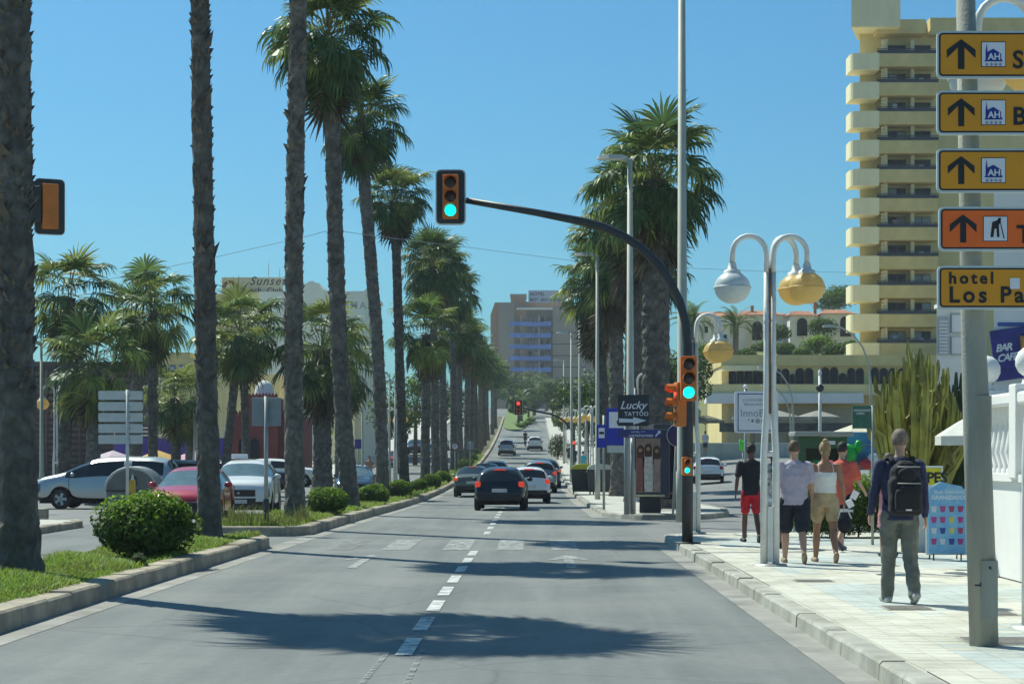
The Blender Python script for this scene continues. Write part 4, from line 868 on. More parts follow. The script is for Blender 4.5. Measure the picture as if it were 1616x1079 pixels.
# ================================================================ street furniture
M_wp=mat('white_post',(.70,.70,.66),.55,var=.10,scale=3,bump=.1,bscale=20)
M_rust=mat('rust',(.22,.12,.05),.9,var=.4,scale=8)
M_globe=mat('globe_yellow',(.86,.66,.27),.4,var=.06,scale=3,trans=.5); M_globew=mat('globe_white',(.62,.66,.66),.4,var=.05,scale=3,trans=.15)
M_black=mat('black_post',(.028,.034,.04),.5,var=.2,scale=4); M_orange=mat('signal_orange',(.62,.17,.02),.5,var=.1); M_lens=mat('lens_dark',(.035,.02,.018),.25,var=.2)
M_green=mat('lens_green',(.02,.5,.4),.3,emit=(.0,.95,.80),estr=1.25); M_redl=mat('lens_red',(.5,.02,.02),.3,emit=(1,.06,.04),estr=1.3)
M_conc=mat('post_concrete',(.32,.32,.27),.85,var=.16,scale=2.0,bump=.3,bscale=40,streak=(2,2,.35)); M_grey=mat('grey_steel',(.36,.37,.35),.5,metal=.3,var=.12,scale=3)
M_signback=mat('sign_back',(.55,.58,.56),.5,metal=.2,var=.06); M_sb2=mat('sign_back_grey',(.24,.28,.30),.6,var=.08)
# ---- three-armed globe lamp on a split white post
def globe_lamp(label,x,d,rz=0,globes=((180,'w'),(0,'y'),(60,'y')),detail=True,group=None,z=None,h=4.80):
    t=thing('globe_lamp_post',label,'street lamp',(x,d,(gz(x,d)+SH) if z is None else z),rz,group); n=10 if detail else 6
    for sx in (-1,1):
        MB().tube([(sx*.088,0,0),(sx*.088,0,1.55),(sx*.075,0,1.85),(sx*.052,0,2.25),(sx*.047,0,2.6),(sx*.047,0,h-.55)],[.052,.052,.05,.047,.045,.043],n).build('post_tube',M_wp,t)
    MB().box(-.04,.04,-.045,.045,.05,.85).build('base_panel',M_wp,t)
    MB().lathe([(.0,.03),(.24,.03),(.26,0)],12).build('base_plate',M_grey,t)
    MB().box(-.012,.012,-.046,-.02,2.2,h-.5).build('rust_streak',M_rust,t)
    for z_ in (1.62,3.55): MB().tube([(-.11 if z_<2 else -.09,0,z_),(.11 if z_<2 else .09,0,z_)],.04,8).build('clamp',M_wp,t)
    for a,kd in globes:
        ca,sa=math.cos(R(a)),math.sin(R(a)); mb=MB(); pts=[(.045*ca,.045*sa,h-.60),(.05*ca,.05*sa,h-.35)]
        for q in range(0,181,20): pts.append(((.30-.245*math.cos(R(q)))*ca,(.30-.245*math.cos(R(q)))*sa,h-.27+.25*math.sin(R(q))))
        pts.append((.545*ca,.545*sa,h-.42)); mb.tube(pts,.04,n); arm=mb.build('arm',M_wp,t)
        cx,cy=.545*ca,.545*sa; zc=h-.77; m=M_globew if kd=='w' else M_globe
        g=MB().ball((0,0,0),(.265,.265,.235),20 if detail else 10).build('globe',m,t,(cx,cy,zc))
        MB().lathe([(.266,-.02),(.276,-.012),(.276,.012),(.266,.02)],20 if detail else 10).build('seam_ring',m,g)
        MB().lathe([(.13,.185),(.12,.25),(.07,.27),(.055,.36)],14 if detail else 8).build('collar',M_wp,g)
    return t
globe_lamp('white globe lamp post with one white and two yellow globes beside the walkers',PX(1215,27.6),27.6,0,((180,'w'),(4,'y'),(38,'y')))
globe_lamp('globe lamp post hidden behind the black signal pole, two yellow globes',PX(1095,39.0),39.0,0,((28,'y'),(-12,'y')),h=4.5)
globe_lamp('globe lamp post by the tattoo sign, two yellow globes',PX(1004,71),71,0,((20,'y'),(-25,'y')))
globe_lamp('nearest globe lamp at the right edge, arms behind the hotel signs',PX(1636,17.6),17.6,0,((180,'w'),(250,'y'),(20,'y')),h=5.85)
globe_lamp('globe lamp behind the blue bus stop sign with bare curved arms',PX(968,100),100,0,((180,'y'),(120,'w')))
for i,(px,d) in enumerate(((934,122),(925,135),(913,146),(903,160),(893,178))):
    globe_lamp('far globe lamp in the cluster on the right pavement',PX(px,d),d,R(30*i),((0,'y'),(180,'y'),(100,'y')),detail=False,group='far globe lamps right')
globe_lamp('globe lamp with one yellow globe at far left beside the slatted building',PX(88,78),78,0,((180,'y'),(0,'w')),z=zr(78))
globe_lamp('globe lamp with one yellow globe behind the second trunk',PX(308,98),98,0,((0,'y'),(180,'y')),z=zr(98))
for i,(px,d) in enumerate(((613,128),(624,120))): globe_lamp(['left of two globe lamps across the avenue behind the median palms','right of two globe lamps across the avenue behind the median palms'][i],PX(px,d),d,0,((0,'y'),(180,'y')),detail=False,z=zr(d))
# ---- traffic signals
def housing(t,n,r,lit,board=None,y=0,name='signal_head'):
    """facing -y; n aspects of lens radius r, lit = index from top"""
    h=n*(2*r+.045)+.04; w_=2*r+.08; root=MB().bbox(-w_/2,w_/2,0,.22,-h/2,h/2,.02).build(name,M_orange,t)
    if board:
        bw,bh=board; rr=.07
        def rpoly(w,h,rad): return [(sx*(w/2-rad)+rad*math.cos(R(a)),sy*(h/2-rad)+rad*math.sin(R(a))) for sx,sy,a0 in ((1,-1,-90),(1,1,0),(-1,1,90),(-1,-1,180)) for a in (a0,a0+30,a0+60,a0+90)]
        MB().prism(rpoly(bw+.05,bh+.05,rr+.02),.10,.115,M=XZ()).build('board_rim',M_wp,root)
        MB().prism(rpoly(bw,bh,rr),.075,.098,M=XZ()).build('backboard',M_black,root)
        MB().prism(rpoly(bw+.02,bh+.02,rr),.117,.13,M=XZ()).build('back_cover',M_black,root)
    for i in range(n):
        z=h/2-.04-r-i*(2*r+.045)
        m=(M_green if lit==n-1 else M_redl) if i==lit else M_lens
        MB().lathe([(.001,-.022),(r*.6,-.016),(r,-.003)],16,M=Matrix.Translation((0,0,z))@Matrix.Rotation(R(90),4,'X')@Matrix.Scale(-1,4,(0,0,1))).build('lens',m,root)
        v=MB(); pts=[(r*1.08*math.cos(R(a)),r*1.08*math.sin(R(a))) for a in range(-20,201,20)]
        vs=[(x,0,z+zz) for x,zz in pts]+[(x,-.17 if zz>0 else -.08,z+zz*1.0) for x,zz in pts]; k=len(pts)
        v.add(vs,[(q,q+1,k+q+1,k+q) for q in range(k-1)]); v.build('visor',M_orange,root)
    return root
def curved_pole(h,x_end,zc,r0=.085,n=12):
    pts=[(0,0,0),(0,0,2.0),(0,0,zc)]
    for a in range(10,81,10): pts.append((-2.3*(1-math.cos(R(a))),0,zc+ (h-.35-zc)*math.sin(R(a))))
    pts+=[(-2.75,0,h-.22),(x_end,0,h)]
    return pts
SD=34.5; ts=thing('traffic_signal','black arched traffic signal pole with green light hanging over the road','traffic signal',(PX(1085,SD),SD,SH))
MB().tube(curved_pole(6.22,-4.02,3.6),[.10,.10,.088]+[.078]*8+[.065,.055],14).build('pole',M_black,ts)
MB().lathe([(.24,0),(.24,.025),(.13,.03)],16).build('base_plate',M_black,ts)
hd=housing(ts,3,.105,2,(.50,.96)); hd.location=(-4.30,-.08,6.28)
hd=housing(ts,3,.105,2); hd.location=(.0,-.28,2.98); MB().box(-.03,.03,.1,.25,-.25,-.2).build('bracket',M_black,hd); MB().box(-.03,.03,.1,.25,.2,.25).build('bracket',M_black,hd)
hd=housing(ts,3,.105,0); hd.location=(-.22,.02,2.52); hd.rotation_euler=(0,0,R(-80))
hd=housing(ts,2,.05,1); hd.location=(-.03,-.27,1.40)
hd.scale=(1,1,1)
ts2=thing('traffic_signal','signal head seen from behind with dark backboard beside the nearest trunk','traffic signal',(PX(22,34.2),34.2,SH)); MB().tube([(0,0,0),(0,0,3.2),(0,0,6.6)],.07,10).build('pole',M_black,ts2)
hd=housing(ts2,3,.105,-1,(.50,.96)); hd.location=(.62,0,6.05); hd.rotation_euler=(0,0,R(205))
for z_ in (5.85,6.3): MB().tube([(0,0,z_),(.35,-.1,z_),(.6,-.02,z_)],.02,6).build('bracket',M_wp,ts2)
MB().box(.1,.16,-.12,-.06,5.7,6.45).build('bracket',M_wp,ts2); MB().bbox(.40,.56,-.30,-.2,5.75,6.4,.02).build('junction_box',M_black,ts2)
D3=124; ts3=thing('traffic_signal','distant arched traffic signal showing red at the far crossing','traffic signal',(PX(905,D3),D3,zr(D3)+SH)); MB().tube(curved_pole(4.75,-3.2,2.6),[.10]*3+[.07]*9+[.055],8).build('pole',M_black,ts3)
hd=housing(ts3,3,.105,0,(.50,.96)); hd.location=(-3.6,-.08,4.72)
hd=housing(ts3,2,.09,0); hd.location=(0,-.25,2.3)
# ---- tall street lights
def street_light(label,x,d,h,arm=.55,r=.09,double=False,z=None,group=None,gooseneck=False,head=1.0):
    t=thing('street_light',label,'street light',(x,d,(gz(x,d)+SH*.9) if z is None else z),0,group); m=mat('pole_beige',(.46,.46,.38),.55,var=.08,scale=2)
    if gooseneck:
        pts=[(0,0,0),(0,0,h*.62)]+[(-arm*(1-math.cos(R(a))),0,h*.62+h*.36*math.sin(R(a))) for a in (20,40,60,80)]+[(-arm*1.15,0,h*.985)]
        MB().tube(pts,[r,r*.8]+[r*.6]*4+[r*.5],8).build('pole',m,t); hx_=-arm*1.15; hz_=h*.985
    else:
        MB().tube([(0,0,0),(0,0,1.2),(0,0,1.25),(-.02,0,h)],[r*1.25,r*1.2,r,r*.55],10).build('pole',m,t)
        MB().tube([(0,0,h-.12),(-arm*.5,0,h-.02),(-arm,0,h+.02)],.035,6).build('arm',m,t); hx_=-arm*.9; hz_=h
        if double: MB().tube([(0,0,h-.12),(arm*.5,0,h-.02),(arm,0,h+.02)],.035,6).build('arm',m,t)
    for s in ((-1,1) if double else (-1,)):
        mb=MB(); X=hx_*(-s); k=head
        prof=[(-.45,.0,.02),(-.40,.12,.06),(-.15,.17,.10),(.15,.14,.10),(.33,.05,.06)]
        vs=[]
        for (a,w2,hh) in prof: vs+=[(X+s*-a*k*0+ (a if s<0 else -a)*k,-w2*k,hz_-.03),(X+(a if s<0 else -a)*k,w2*k,hz_-.03),(X+(a if s<0 else -a)*k,w2*.6*k,hz_+hh),(X+(a if s<0 else -a)*k,-w2*.6*k,hz_+hh)]
        n=len(prof); mb.add(vs,[(4*i+j,4*i+(j+1)%4,4*i+4+(j+1)%4,4*i+4+j) for i in range(n-1) for j in range(4)]+[(0,3,2,1),(4*n-4,4*n-3,4*n-2,4*n-1)]); mb.build('lamp_head',mat('lamp_head',(.55,.54,.46),.5,var=.05),t)
    return t
street_light('very tall beige mast running off the top of the photo, right of centre',PX(1077,46),46,16.5,r=.13)
street_light('beige street light with flat lamp head in front of the big fan palm',PX(995,53),53,9.9,.5,r=.12,head=1.1)
street_light('second beige street light before the brown palm skirts',PX(943,77),77,9.9,.5,head=1.1)
street_light('third street light up the right pavement',PX(915,108),108,9.9,.6)
street_light('fourth street light, lamp head against the distant hotel',PX(902,117),117,9.2,.6)
street_light('slim far street light right of the distant hotel',PX(890,175),175,9.5,.6)
street_light('curved street light whose head overlaps the villa, right of the globe lamp',PX(1374,95),95,7.6,1.75,r=.07,gooseneck=True,head=.9)
street_light('curved street light behind the white globe lamp post',PX(1252,88),88,5.6,1.1,r=.06,gooseneck=True,head=.9)
street_light('thin curved lamp post nearer the kiosk',PX(1248,80),80,4.6,.9,r=.05,gooseneck=True,head=.5)
street_light('slim grey post at far left beside the yellow globe',PX(66,76),76,6.4,.4,z=zr(76))
street_light('left of two pale slim light poles across the avenue',PX(615,118),118,6.9,.5,r=.07,z=zr(118)); street_light('right of two pale slim light poles across the avenue',PX(624,126),126,6.6,.5,r=.07,z=zr(126))
street_light('beige pole on the left pavement behind the fourth palm',PX(572,118),118,7.2,.5,r=.07,z=zr(118))
# ---- concrete post with hotel direction signs (right edge)
DS_=16.0; dp=thing('direction_sign_post','leaning concrete post carrying five stacked hotel direction signs','sign post',(PX(1553,DS_),DS_,SH)); k=DS_/F
def sx_(px): return PX(px,DS_)-dp.location.x
def sz_(py): return PZ(py,DS_)-SH
MB().tube([(0,0,0),(-.06,0,1.8),(sx_(1533),0,3.1),(sx_(1521),0,6.2)],[.122,.115,.095,.075],16).build('post',M_conc,dp)
hatch=MB().box(-.05,.085,-.128,-.06,.24,.72).build('service_hatch',M_conc,dp); MB().ball((.02,-.131,.66),.012).build('lock',M_black,hatch)
MB().lathe([(.124,0),(.124,.035)],16,M=Matrix.Translation((-.012,0,.50))@Matrix.Rotation(R(5),4,'Y')).build('strap',M_black,dp)
MB().lathe([(.117,0),(.117,.30)],16,M=Matrix.Translation((-.055,0,1.80))).build('grey_band',M_conc,dp)
M_sy=mat('sign_ochre',(.70,.29,.004),.45,var=.05,scale=1.5); M_sor=mat('sign_red_orange',(.85,.14,.008),.45,var=.05,scale=1.5); M_ink2=mat('sign_black',(.012,.012,.014),.5); M_rim=mat('sign_rim',(.60,.62,.60),.4,metal=.3,var=.05)
M_embw=mat('emblem_white',(.70,.72,.78),.5,var=.02); M_embb=mat('emblem_blue',(.015,.025,.25),.5)
def rr2(x0,x1,z0,z1,r): return [(cx+r*math.cos(R(a)),cz+r*math.sin(R(a))) for cx,cz,a0 in ((x1-r,z0+r,-90),(x1-r,z1-r,0),(x0+r,z1-r,90),(x0+r,z0+r,180)) for a in (a0,a0+30,a0+60,a0+90)]
FX=XZ()
for i,(x0,y0,y1,c) in enumerate(((1471,57,131,'y'),(1471,150,219,'y'),(1471,240,309,'y'),(1474,331,400,'r'),(1472,423,491,'y'))):
    a,b=sx_(x0),sx_(x0)+1.55; zb,zt=sz_(y1),sz_(y0); T=.16
    pn=MB().prism(rr2(a,b,zb,zt,.04),-T-.03,-T,M=FX).build('sign_panel',M_rim,dp)
    MB().prism(rr2(a+.016,b-.016,zb+.018,zt-.018,.032),-T-.033,-T-.0305,M=FX).build('border',M_ink2,pn)
    MB().prism(rr2(a+.03,b-.03,zb+.032,zt-.032,.02),-T-.036,-T-.0335,M=FX).build('face',M_sor if c=='r' else M_sy,pn)
    Y=-T-.04; H_=zt-zb; zc=(zb+zt)/2
    if i<4:
        ax=a+.20; s_=H_/.37
        MB().prism([(ax+q*s_,zc+w_*s_) for q,w_ in ((-.025,-.115),(.025,-.115),(.025,.055),(.112,-.03),(.112,.035),(0,.118),(-.112,.035),(-.112,-.03),(-.025,.055))],Y,Y+.003,M=FX).build('arrow',M_ink2,pn)
        ex0=a+.365; MB().prism([(ex0,zc-.105),(ex0+.205,zc-.105),(ex0+.205,zc+.105),(ex0,zc+.105)],Y,Y+.003,M=FX).build('emblem_frame',M_ink2,pn)
        MB().prism([(ex0+.006,zc-.099),(ex0+.199,zc-.099),(ex0+.199,zc+.099),(ex0+.006,zc+.099)],Y-.003,Y-.0005,M=FX).build('emblem_ground',M_embw,pn)
        if i<3:
            MB().prism([(ex0+q,zc+w_) for q,w_ in ((.025,-.06),(.18,-.06),(.165,-.035),(.165,.005),(.10,.045),(.052,.02),(.045,.09),(.036,.02),(.036,-.045))],Y-.006,Y-.0035,M=FX).build('house_emblem',M_embb,pn)
            lettering('AH',.075,M_embw,pn,(ex0+.055,Y-.007,zc-.045),bold=.002,depth=.001); lettering('****',.06,M_embb,pn,(ex0+.035,Y-.005,zc-.115),spacing=1.4,depth=.001)
        else:
            mb=MB()
            for pts_ in (((.06,-.07),(.085,-.07),(.095,0),(.11,.0),(.115,-.07),(.135,-.07),(.13,.03),(.15,.06),(.13,.075),(.075,.055)),((.118,.06),(.145,.06),(.15,.088),(.125,.09)),((.14,.05),(.147,.05),(.178,-.08),(.17,-.085))): mb.prism([(ex0+q,zc+w_) for q,w_ in pts_],Y-.006,Y-.0035,M=FX)
            mb.build('golfer_emblem',M_ink2,pn)
    if i<2: lettering(('Sunset Beach','Best Benalmadena')[i],.205,M_ink2,pn,(a+.625,Y,zb+.085),bold=.005,spacing=1.1,depth=.001)
    if i==3: lettering('Torrequebrada',.205,M_ink2,pn,(a+.645,Y,zb+.07),bold=.005,spacing=1.1,depth=.001)
    if i==4:
        lettering('hotel',.135,M_ink2,pn,(a+.09,Y,zb+.215),bold=.004,spacing=1.35,depth=.001); lettering('Los Patos',.185,M_ink2,pn,(a+.09,Y,zb+.06),bold=.005,spacing=1.3,depth=.001)
        MB().box(a+.60,a+.68,Y-.002,Y,zb+.17,zb+.26).build('sticker',M_embw,pn)
    MB().bbox(sx_(1525)-.12,sx_(1525)+.12,-T,-.03,zc-.05,zc+.05,.012).build('clamp',M_grey,dp)
# ---- white wall with balustrade at the right edge
WX=6.2; bw=thing('balustrade_wall','white garden wall topped with a white balustrade at the right edge','wall',(WX,26.4,SH))
for i in range(5): MB().bbox(0,.3,-2.4*(i+1)+.006,-2.4*i-.006,0,1.26,.01).build('wall_panel',M_white,bw)
MB().box(-.06,.36,-12,.05,1.262,1.36).build('coping',M_white,bw); MB().bbox(-.07,.37,-12,.05,2.24,2.40,.03).build('handrail',M_white,bw)
bal=MB().lathe([(.075,0),(.075,.05),(.045,.09),(.10,.28),(.075,.42),(.04,.62),(.05,.70),(.075,.74),(.075,.88)],12).mesh('baluster',M_white)
for i in range(44):
    y=-.35-.26*i
    if (i+1)%9: inst('baluster',bal,bw,(.15,y,1.36))
for i in range(6):
    y=-2.34*i+.0; p=MB().bbox(-.09,.39,y-.17,y+.17,1.3,2.5,.02).build('pier',M_white,bw)
    MB().lathe([(.12,2.5),(.10,2.56),(.06,2.6)],14,M=Matrix.Translation((.15,y,0))).ball((.15,y,2.78),.2).build('ball_finial',M_white,p)
# ---- shop board, crepe sign, parasols, kiosk
fb=thing('menu_board','blue standing board with rows of little drinks pictures by the post','sign board',(PX(1494,29.0),29.0,SH)); w_=.56
M_bb=mat('board_blue',(.10,.30,.52),.5,var=.35,scale=7,col2=(.30,.52,.62)); 
MB().prism([(-.28,.10),(.28,.10),(.28,1.05),(.22,1.13),(.05,1.16),(-.1,1.2),(-.28,1.08)],-.02,.02,M=FX).build('panel',M_bb,fb)
MB().prism([(-.31,.08),(.31,.08),(.31,1.08),(-.31,1.15)],.025,.045,M=FX).build('frame',M_white,fb)
rgd=random.Random(4); cols=[(.4,.05,.12),(.12,.4,.08),(.45,.05,.22),(.04,.06,.28),(.6,.35,.1),(.65,.65,.65),(.6,.55,.15)]
for r_ in range(4):
    for c_ in range(4):
        x=-.2+c_*.135; z=.24+r_*.165; MB().prism([(x-.03,z),(x+.03,z),(x+.045,z+.09),(x-.045,z+.09)],-.026,-.0205,M=FX).build('drink_picture',mat('drink%d'%rgd.randrange(7),cols[rgd.randrange(7)],.5),fb)
lettering('GRANIZADOS',.085,M_sw,fb,(-.24,-.022,.93),bold=.002,depth=.001); lettering('Slush Smoothies',.07,M_sw,fb,(-.2,-.022,1.02),bold=.001,depth=.001)
for sx in (-.2,.22): MB().tube([(sx,0,0),(sx,0,.1)],.012,6).build('leg',M_black,fb); MB().tube([(sx,.3,0),(sx,.03,1.0)],.012,6).build('leg',M_black,fb)
cs=thing('crepe_sign','yellow sign with black letters behind the man with the backpack','sign',(PX(1462,31.5),31.5,SH))
pn=MB().bbox(-.46,.27,-.03,.03,1.08,1.42,.01).build('frame',M_white,cs); MB().box(-.43,.24,-.034,-.0305,1.11,1.39).build('face',mat('sign_yellow',(.70,.60,.02),.5,var=.05),pn); lettering('CREPES',.24,M_ink2,pn,(-.42,-.037,1.15),bold=.008,depth=.001,spacing=.95)
MB().box(-.40,.22,.02,.05,0,1.08).build('lower_board',M_signback,cs)
for sx in (-.4,.2): MB().tube([(sx,0,0),(sx,0,1.1)],.02,6).build('leg',M_grey,cs)
def parasol(label,x,d,z,h,r,c,n=8,group=None):
    t=thing('parasol',label,'parasol',(x,d,z),R(20),group); MB().tube([(0,0,0),(0,0,h+.3)],.025,6).build('pole',M_wood,t)
    MB().lathe([(r,h-.22),(r*1.0,h-.06),(r*.55,h+.18),(.02,h+.42)],n,sm=False).build('canopy',mat('canvas_%.2f'%c[0],c,.85,var=.08,trans=.15),t)
    for i in range(n): a=6.283*i/n; MB().tube([(0,0,h-.35),(r*.6*math.cos(a),r*.6*math.sin(a),h+.1)],.012,4).build('rib',M_wood,t)
parasol('cream canvas parasol behind the concrete post',PX(1550,34),34,SH,2.0,.85,(.66,.66,.60))
parasol('pale canvas parasol roof left of the beach shop posts',PX(1352,52),52,SH,2.05,1.3,(.62,.58,.46))
parasol('thatched parasol on the grass behind the red-orange side signal',PX(1113,150),150,gz(14,150)+.6,2.9,1.6,(.24,.21,.14))
for i,px in enumerate((1190,1228,1290)): parasol(['grey café parasol left of the lamp post, below the cream building','grey café parasol behind the lamp post','wide grey café parasol behind the kiosk'][i],PX(px,140),140,gz(16,140)+.2,3.4,1.7,(.30,.29,.25))
ki=thing('green_kiosk','dark green ticket kiosk with grey roof behind the walkers','kiosk',(PX(1294,41.5),41.5,gz(6,41.5))); M_kg=mat('kiosk_green',(.045,.11,.055),.5,var=.12,scale=2)
def kx(px): return PX(px,41.5)-ki.location.x
for a,b,z0,z1 in ((-.53,-.36,0,2.15),(.36,.53,0,2.15)): MB().bbox(a,b,-.4,.4,z0,z1,.02).build('side_post',M_kg,ki)
MB().box(-.36,.36,-.1,.4,0,2.15).build('body',mat('kiosk_dark',(.02,.03,.025),.4),ki); MB().bbox(-.36,.36,-.38,-.1,0,.75,.02).build('counter',M_kg,ki); MB().box(-.2,.2,-.13,-.1,1.2,1.65).build('screen',mat('kiosk_screen',(.02,.12,.06),.3,emit=(.03,.35,.14),estr=.06),ki)
MB().box(-.36,.36,-.38,-.1,1.9,2.15).build('fascia',M_kg,ki); MB().bbox(-.62,.66,-.5,.5,2.16,2.26,.02).build('roof',M_grey,ki); MB().box(.12,.27,-.4,-.383,1.98,2.06).build('label_plate',M_sw,ki)
# inflatable toys and beach goods hung up beyond the hedge
bs=thing('beach_goods_rack','rack of colourful inflatable beach toys beyond the hedge','shop rack',(PX(1360,45),45,gz(7,45)))
MB().tube([(-1.1,0,0),(-1.1,0,2.0),(1.0,0,2.0),(1.0,0,0)],.025,6).build('frame',M_grey,bs)
MB().box(-.4,1.2,.1,.14,1.4,2.3).build('towel',mat('towel_blue',(.12,.35,.55),.8,var=.3,scale=3),bs); MB().box(-1.0,-.5,.0,.04,.7,1.9).build('towel',mat('towel_pink',(.7,.25,.4),.8,var=.3,scale=4),bs)
for x,z,c,r in ((-.35,1.75,(.02,.45,.05),(.22,.12,.26)),(-.1,1.95,(.02,.45,.05),(.1,.08,.16)),(-.5,2.0,(.02,.45,.05),(.08,.08,.16)),(.1,1.55,(.6,.05,.05),(.2,.12,.14)),(.25,1.65,(.8,.8,.8),(.16,.12,.16)),(.6,1.5,(.8,.3,.03),(.26,.14,.2)),(-.75,1.4,(.65,.66,.7),(.2,.1,.3))):
    MB().ball((x,-.12,z),r,12).build('inflatable_toy',mat('toy_%.2f_%.2f'%(c[0],c[1]),c,.35),bs)
tt=thing('inflatable_toy','lime green inflatable beyond the man in red shorts','beach toy',(PX(1172,110),110,gz(12,110)+1.0)); MB().ball((0,0,.9),(.2,.12,.3)).ball((.16,0,1.2),(.1,.1,.2)).ball((-.14,0,1.1),(.08,.08,.2)).build('body',mat('toy_lime',(.10,.75,.03),.4),tt); MB().tube([(0,0,-1.0),(0,0,.5)],.03,6).build('pole',M_grey,tt)
IB=37.0
sb=thing('information_board','white information board with blue border behind the globe lamp post','sign',(PX(1192,IB),IB,SH))
def ibx(px): return PX(px,IB)-sb.location.x
p=MB().prism(rr2(ibx(1159),ibx(1228),PZ(683,IB)-SH,PZ(617,IB)-SH,.05),-.02,.02,M=FX).build('panel',M_sw,sb); a,b=ibx(1164),ibx(1223); c,d_=PZ(680,IB)-SH,PZ(621,IB)-SH
mb=MB(); 
for q in ((a,a+.015,c,d_),(b-.015,b,c,d_),(a,b,c,c+.015),(a,b,d_-.015,d_)): mb.box(q[0],q[1],-.026,-.021,q[2],q[3])
mb.build('border',M_embb,p); M_lgt=mat('board_grey_letters',(.30,.33,.42),.6); lettering('InnoBen',.20,M_lgt,p,(ibx(1168),-.023,PZ(657,IB)-SH),depth=.001); lettering('BENALMADENA',.07,M_lgt,p,(ibx(1174),-.023,PZ(640,IB)-SH),depth=.001); lettering('AYUNTAMIENTO',.065,M_lgt,p,(ibx(1172),-.023,PZ(633,IB)-SH),depth=.001); lettering('* & @ #',.09,M_ink2,p,(ibx(1180),-.023,PZ(666,IB)-SH),depth=.001)
for px in (1177,): MB().tube([(ibx(px),.05,0),(ibx(px),.05,PZ(612,IB)-SH)],.03,8).build('post',M_grey,sb)
MB().ball((ibx(1177),.05,PZ(610,IB)-SH),.045).build('finial',M_sw,sb)
gs=thing('green_sign','green hanging shop sign on a slim grey pole before the cactus','sign',(PX(1377,34.0),34.0,SH)); MB().tube([(0,0,0),(0,0,PZ(640,34)-SH)],.026,8).build('pole',M_grey,gs)
p=MB().box(-.36,-.03,-.02,.02,PZ(676,34)-SH,PZ(640,34)-SH).build('panel',mat('sign_green',(.03,.12,.08),.5,var=.2),gs); lettering('MINIMARKET\n   OPEN',.055,M_sw,p,(-.34,-.022,PZ(649,34)-SH),depth=.001)
wpst=thing('lamp_column','white column with dark collar behind the kiosk','street lamp',(PX(1294,70),70,gz(8,70))); MB().tube([(0,0,0),(0,0,4.8)],.06,10).build('column',M_wp,wpst); MB().lathe([(.05,4.15),(.14,4.25),(.16,4.35),(.05,4.45)],12).build('collar',M_black,wpst); MB().lathe([(.07,4.8),(.06,4.95),(.001,5.0)],10).build('cap',M_sw,wpst)
# ---- bus stop, tattoo sign, advertising panel, containers on the island
ID=53.5
ad=thing('advertising_panel','advertising panel in a dark frame with a poster of three figures','advertising panel',(PX(1026,ID),ID,gz(3.4,ID)+SH)); f=MB().bbox(-.53,.55,-.07,.07,.44,2.35,.03).build('frame',mat('ad_frame',(.035,.035,.07),.4),ad)
MB().box(-.40,.28,-.08,-.0705,.58,2.1).build('poster',mat('poster_ground',(.34,.24,.19),.6,var=.3,scale=5),f)
def fig(x,c1,c2,w,hh):
    MB().prism([(x-w,.6),(x+w,.6),(x+w*.9,1.2),(x+w*1.1,1.55),(x+w*.4,1.68),(x-w*.4,1.68),(x-w*1.1,1.55),(x-w*.9,1.2)],-.085,-.0805,M=FX).build('poster_figure',mat('fig%s'%str(c1),c1,.6,var=.2,scale=8),f)
    MB().prism([(x-.10,hh-.24),(x+.10,hh-.24),(x+.105,hh+.02),(x+.07,hh+.11),(x,hh+.13),(x-.07,hh+.11),(x-.105,hh+.02)],-.0862,-.0855,M=FX).build('poster_figure',mat('poster_hair',(.07,.035,.025),.7),f)
    MB().lathe([(.001,0),(.055,0)],12,M=Matrix.Translation((x,-.088,hh-.02))@Matrix.Rotation(R(90),4,'X')).build('poster_figure',mat('poster_skin',(.38,.22,.15),.6),f)
fig(-.28,(.26,.10,.09),0,.11,1.78); fig(.18,(.36,.25,.2),0,.11,1.76); fig(-.06,(.62,.58,.52),0,.15,1.82)
MB().bbox(-.30,.30,-.05,.05,0,.44,.01).build('foot',mat('ad_foot',(.02,.02,.025),.5),ad); MB().box(-.4,.4,-.11,-.075,.46,.52).build('lamp_strip',mat('ad_strip',(.55,.5,.3),.5),ad)
bsd=thing('bus_shelter','dark bus shelter standing beside the advertising panel','bus shelter',(PX(1060,56),56,gz(4.2,56)+SH)); mm=mat('shelter_steel',(.03,.035,.05),.4)
for x,y in ((-.35,0),(-.35,2.6),(.42,0),(.42,2.6)): MB().box(x-.04,x+.04,y-.04,y+.04,0,2.4).build('post',mm,bsd)
MB().bbox(-.55,.6,-.2,2.8,2.4,2.55,.03).build('roof',mm,bsd); MB().box(-.3,.38,2.58,2.6,.3,2.2).build('back_glass',M_glass,bsd); MB().box(.40,.42,.1,2.5,.3,2.2).build('side_glass',M_glass,bsd); MB().box(-.2,.3,1.8,2.3,.45,.5).build('bench_seat',M_wood,bsd)
for sx in (-.15,.25): MB().box(sx-.02,sx+.02,1.9,2.2,0,.45).build('bench_leg',mm,bsd)
tp=thing('tattoo_sign','square black tattoo shop sign with white arrow on a grey post','sign',(PX(989,51.9),51.9,gz(3,52)+SH)); MB().tube([(0,0,0),(0,0,PZ(625,51.9)-SH)],.075,10).build('post',M_grey,tp); MB().tube([(.16,.1,0),(.16,.1,PZ(690,51.9)-SH)],.06,8).build('post',M_grey,tp)
def px5(px): return PX(px,51.9)-tp.location.x
def pz5(py): return PZ(py,51.9)-SH
p=MB().box(px5(975),px5(1024),-.10,-.075,pz5(671),pz5(622)).build('panel',mat('sign_darknavy',(.012,.016,.03),.4),tp)
lettering('Lucky',.30,M_sw,p,(px5(978),-.103,pz5(644)),shear=.35,bold=.004,depth=.001); lettering('TATTOO',.155,M_sw,p,(px5(985),-.103,pz5(655)),bold=.002,depth=.001,spacing=1.05)
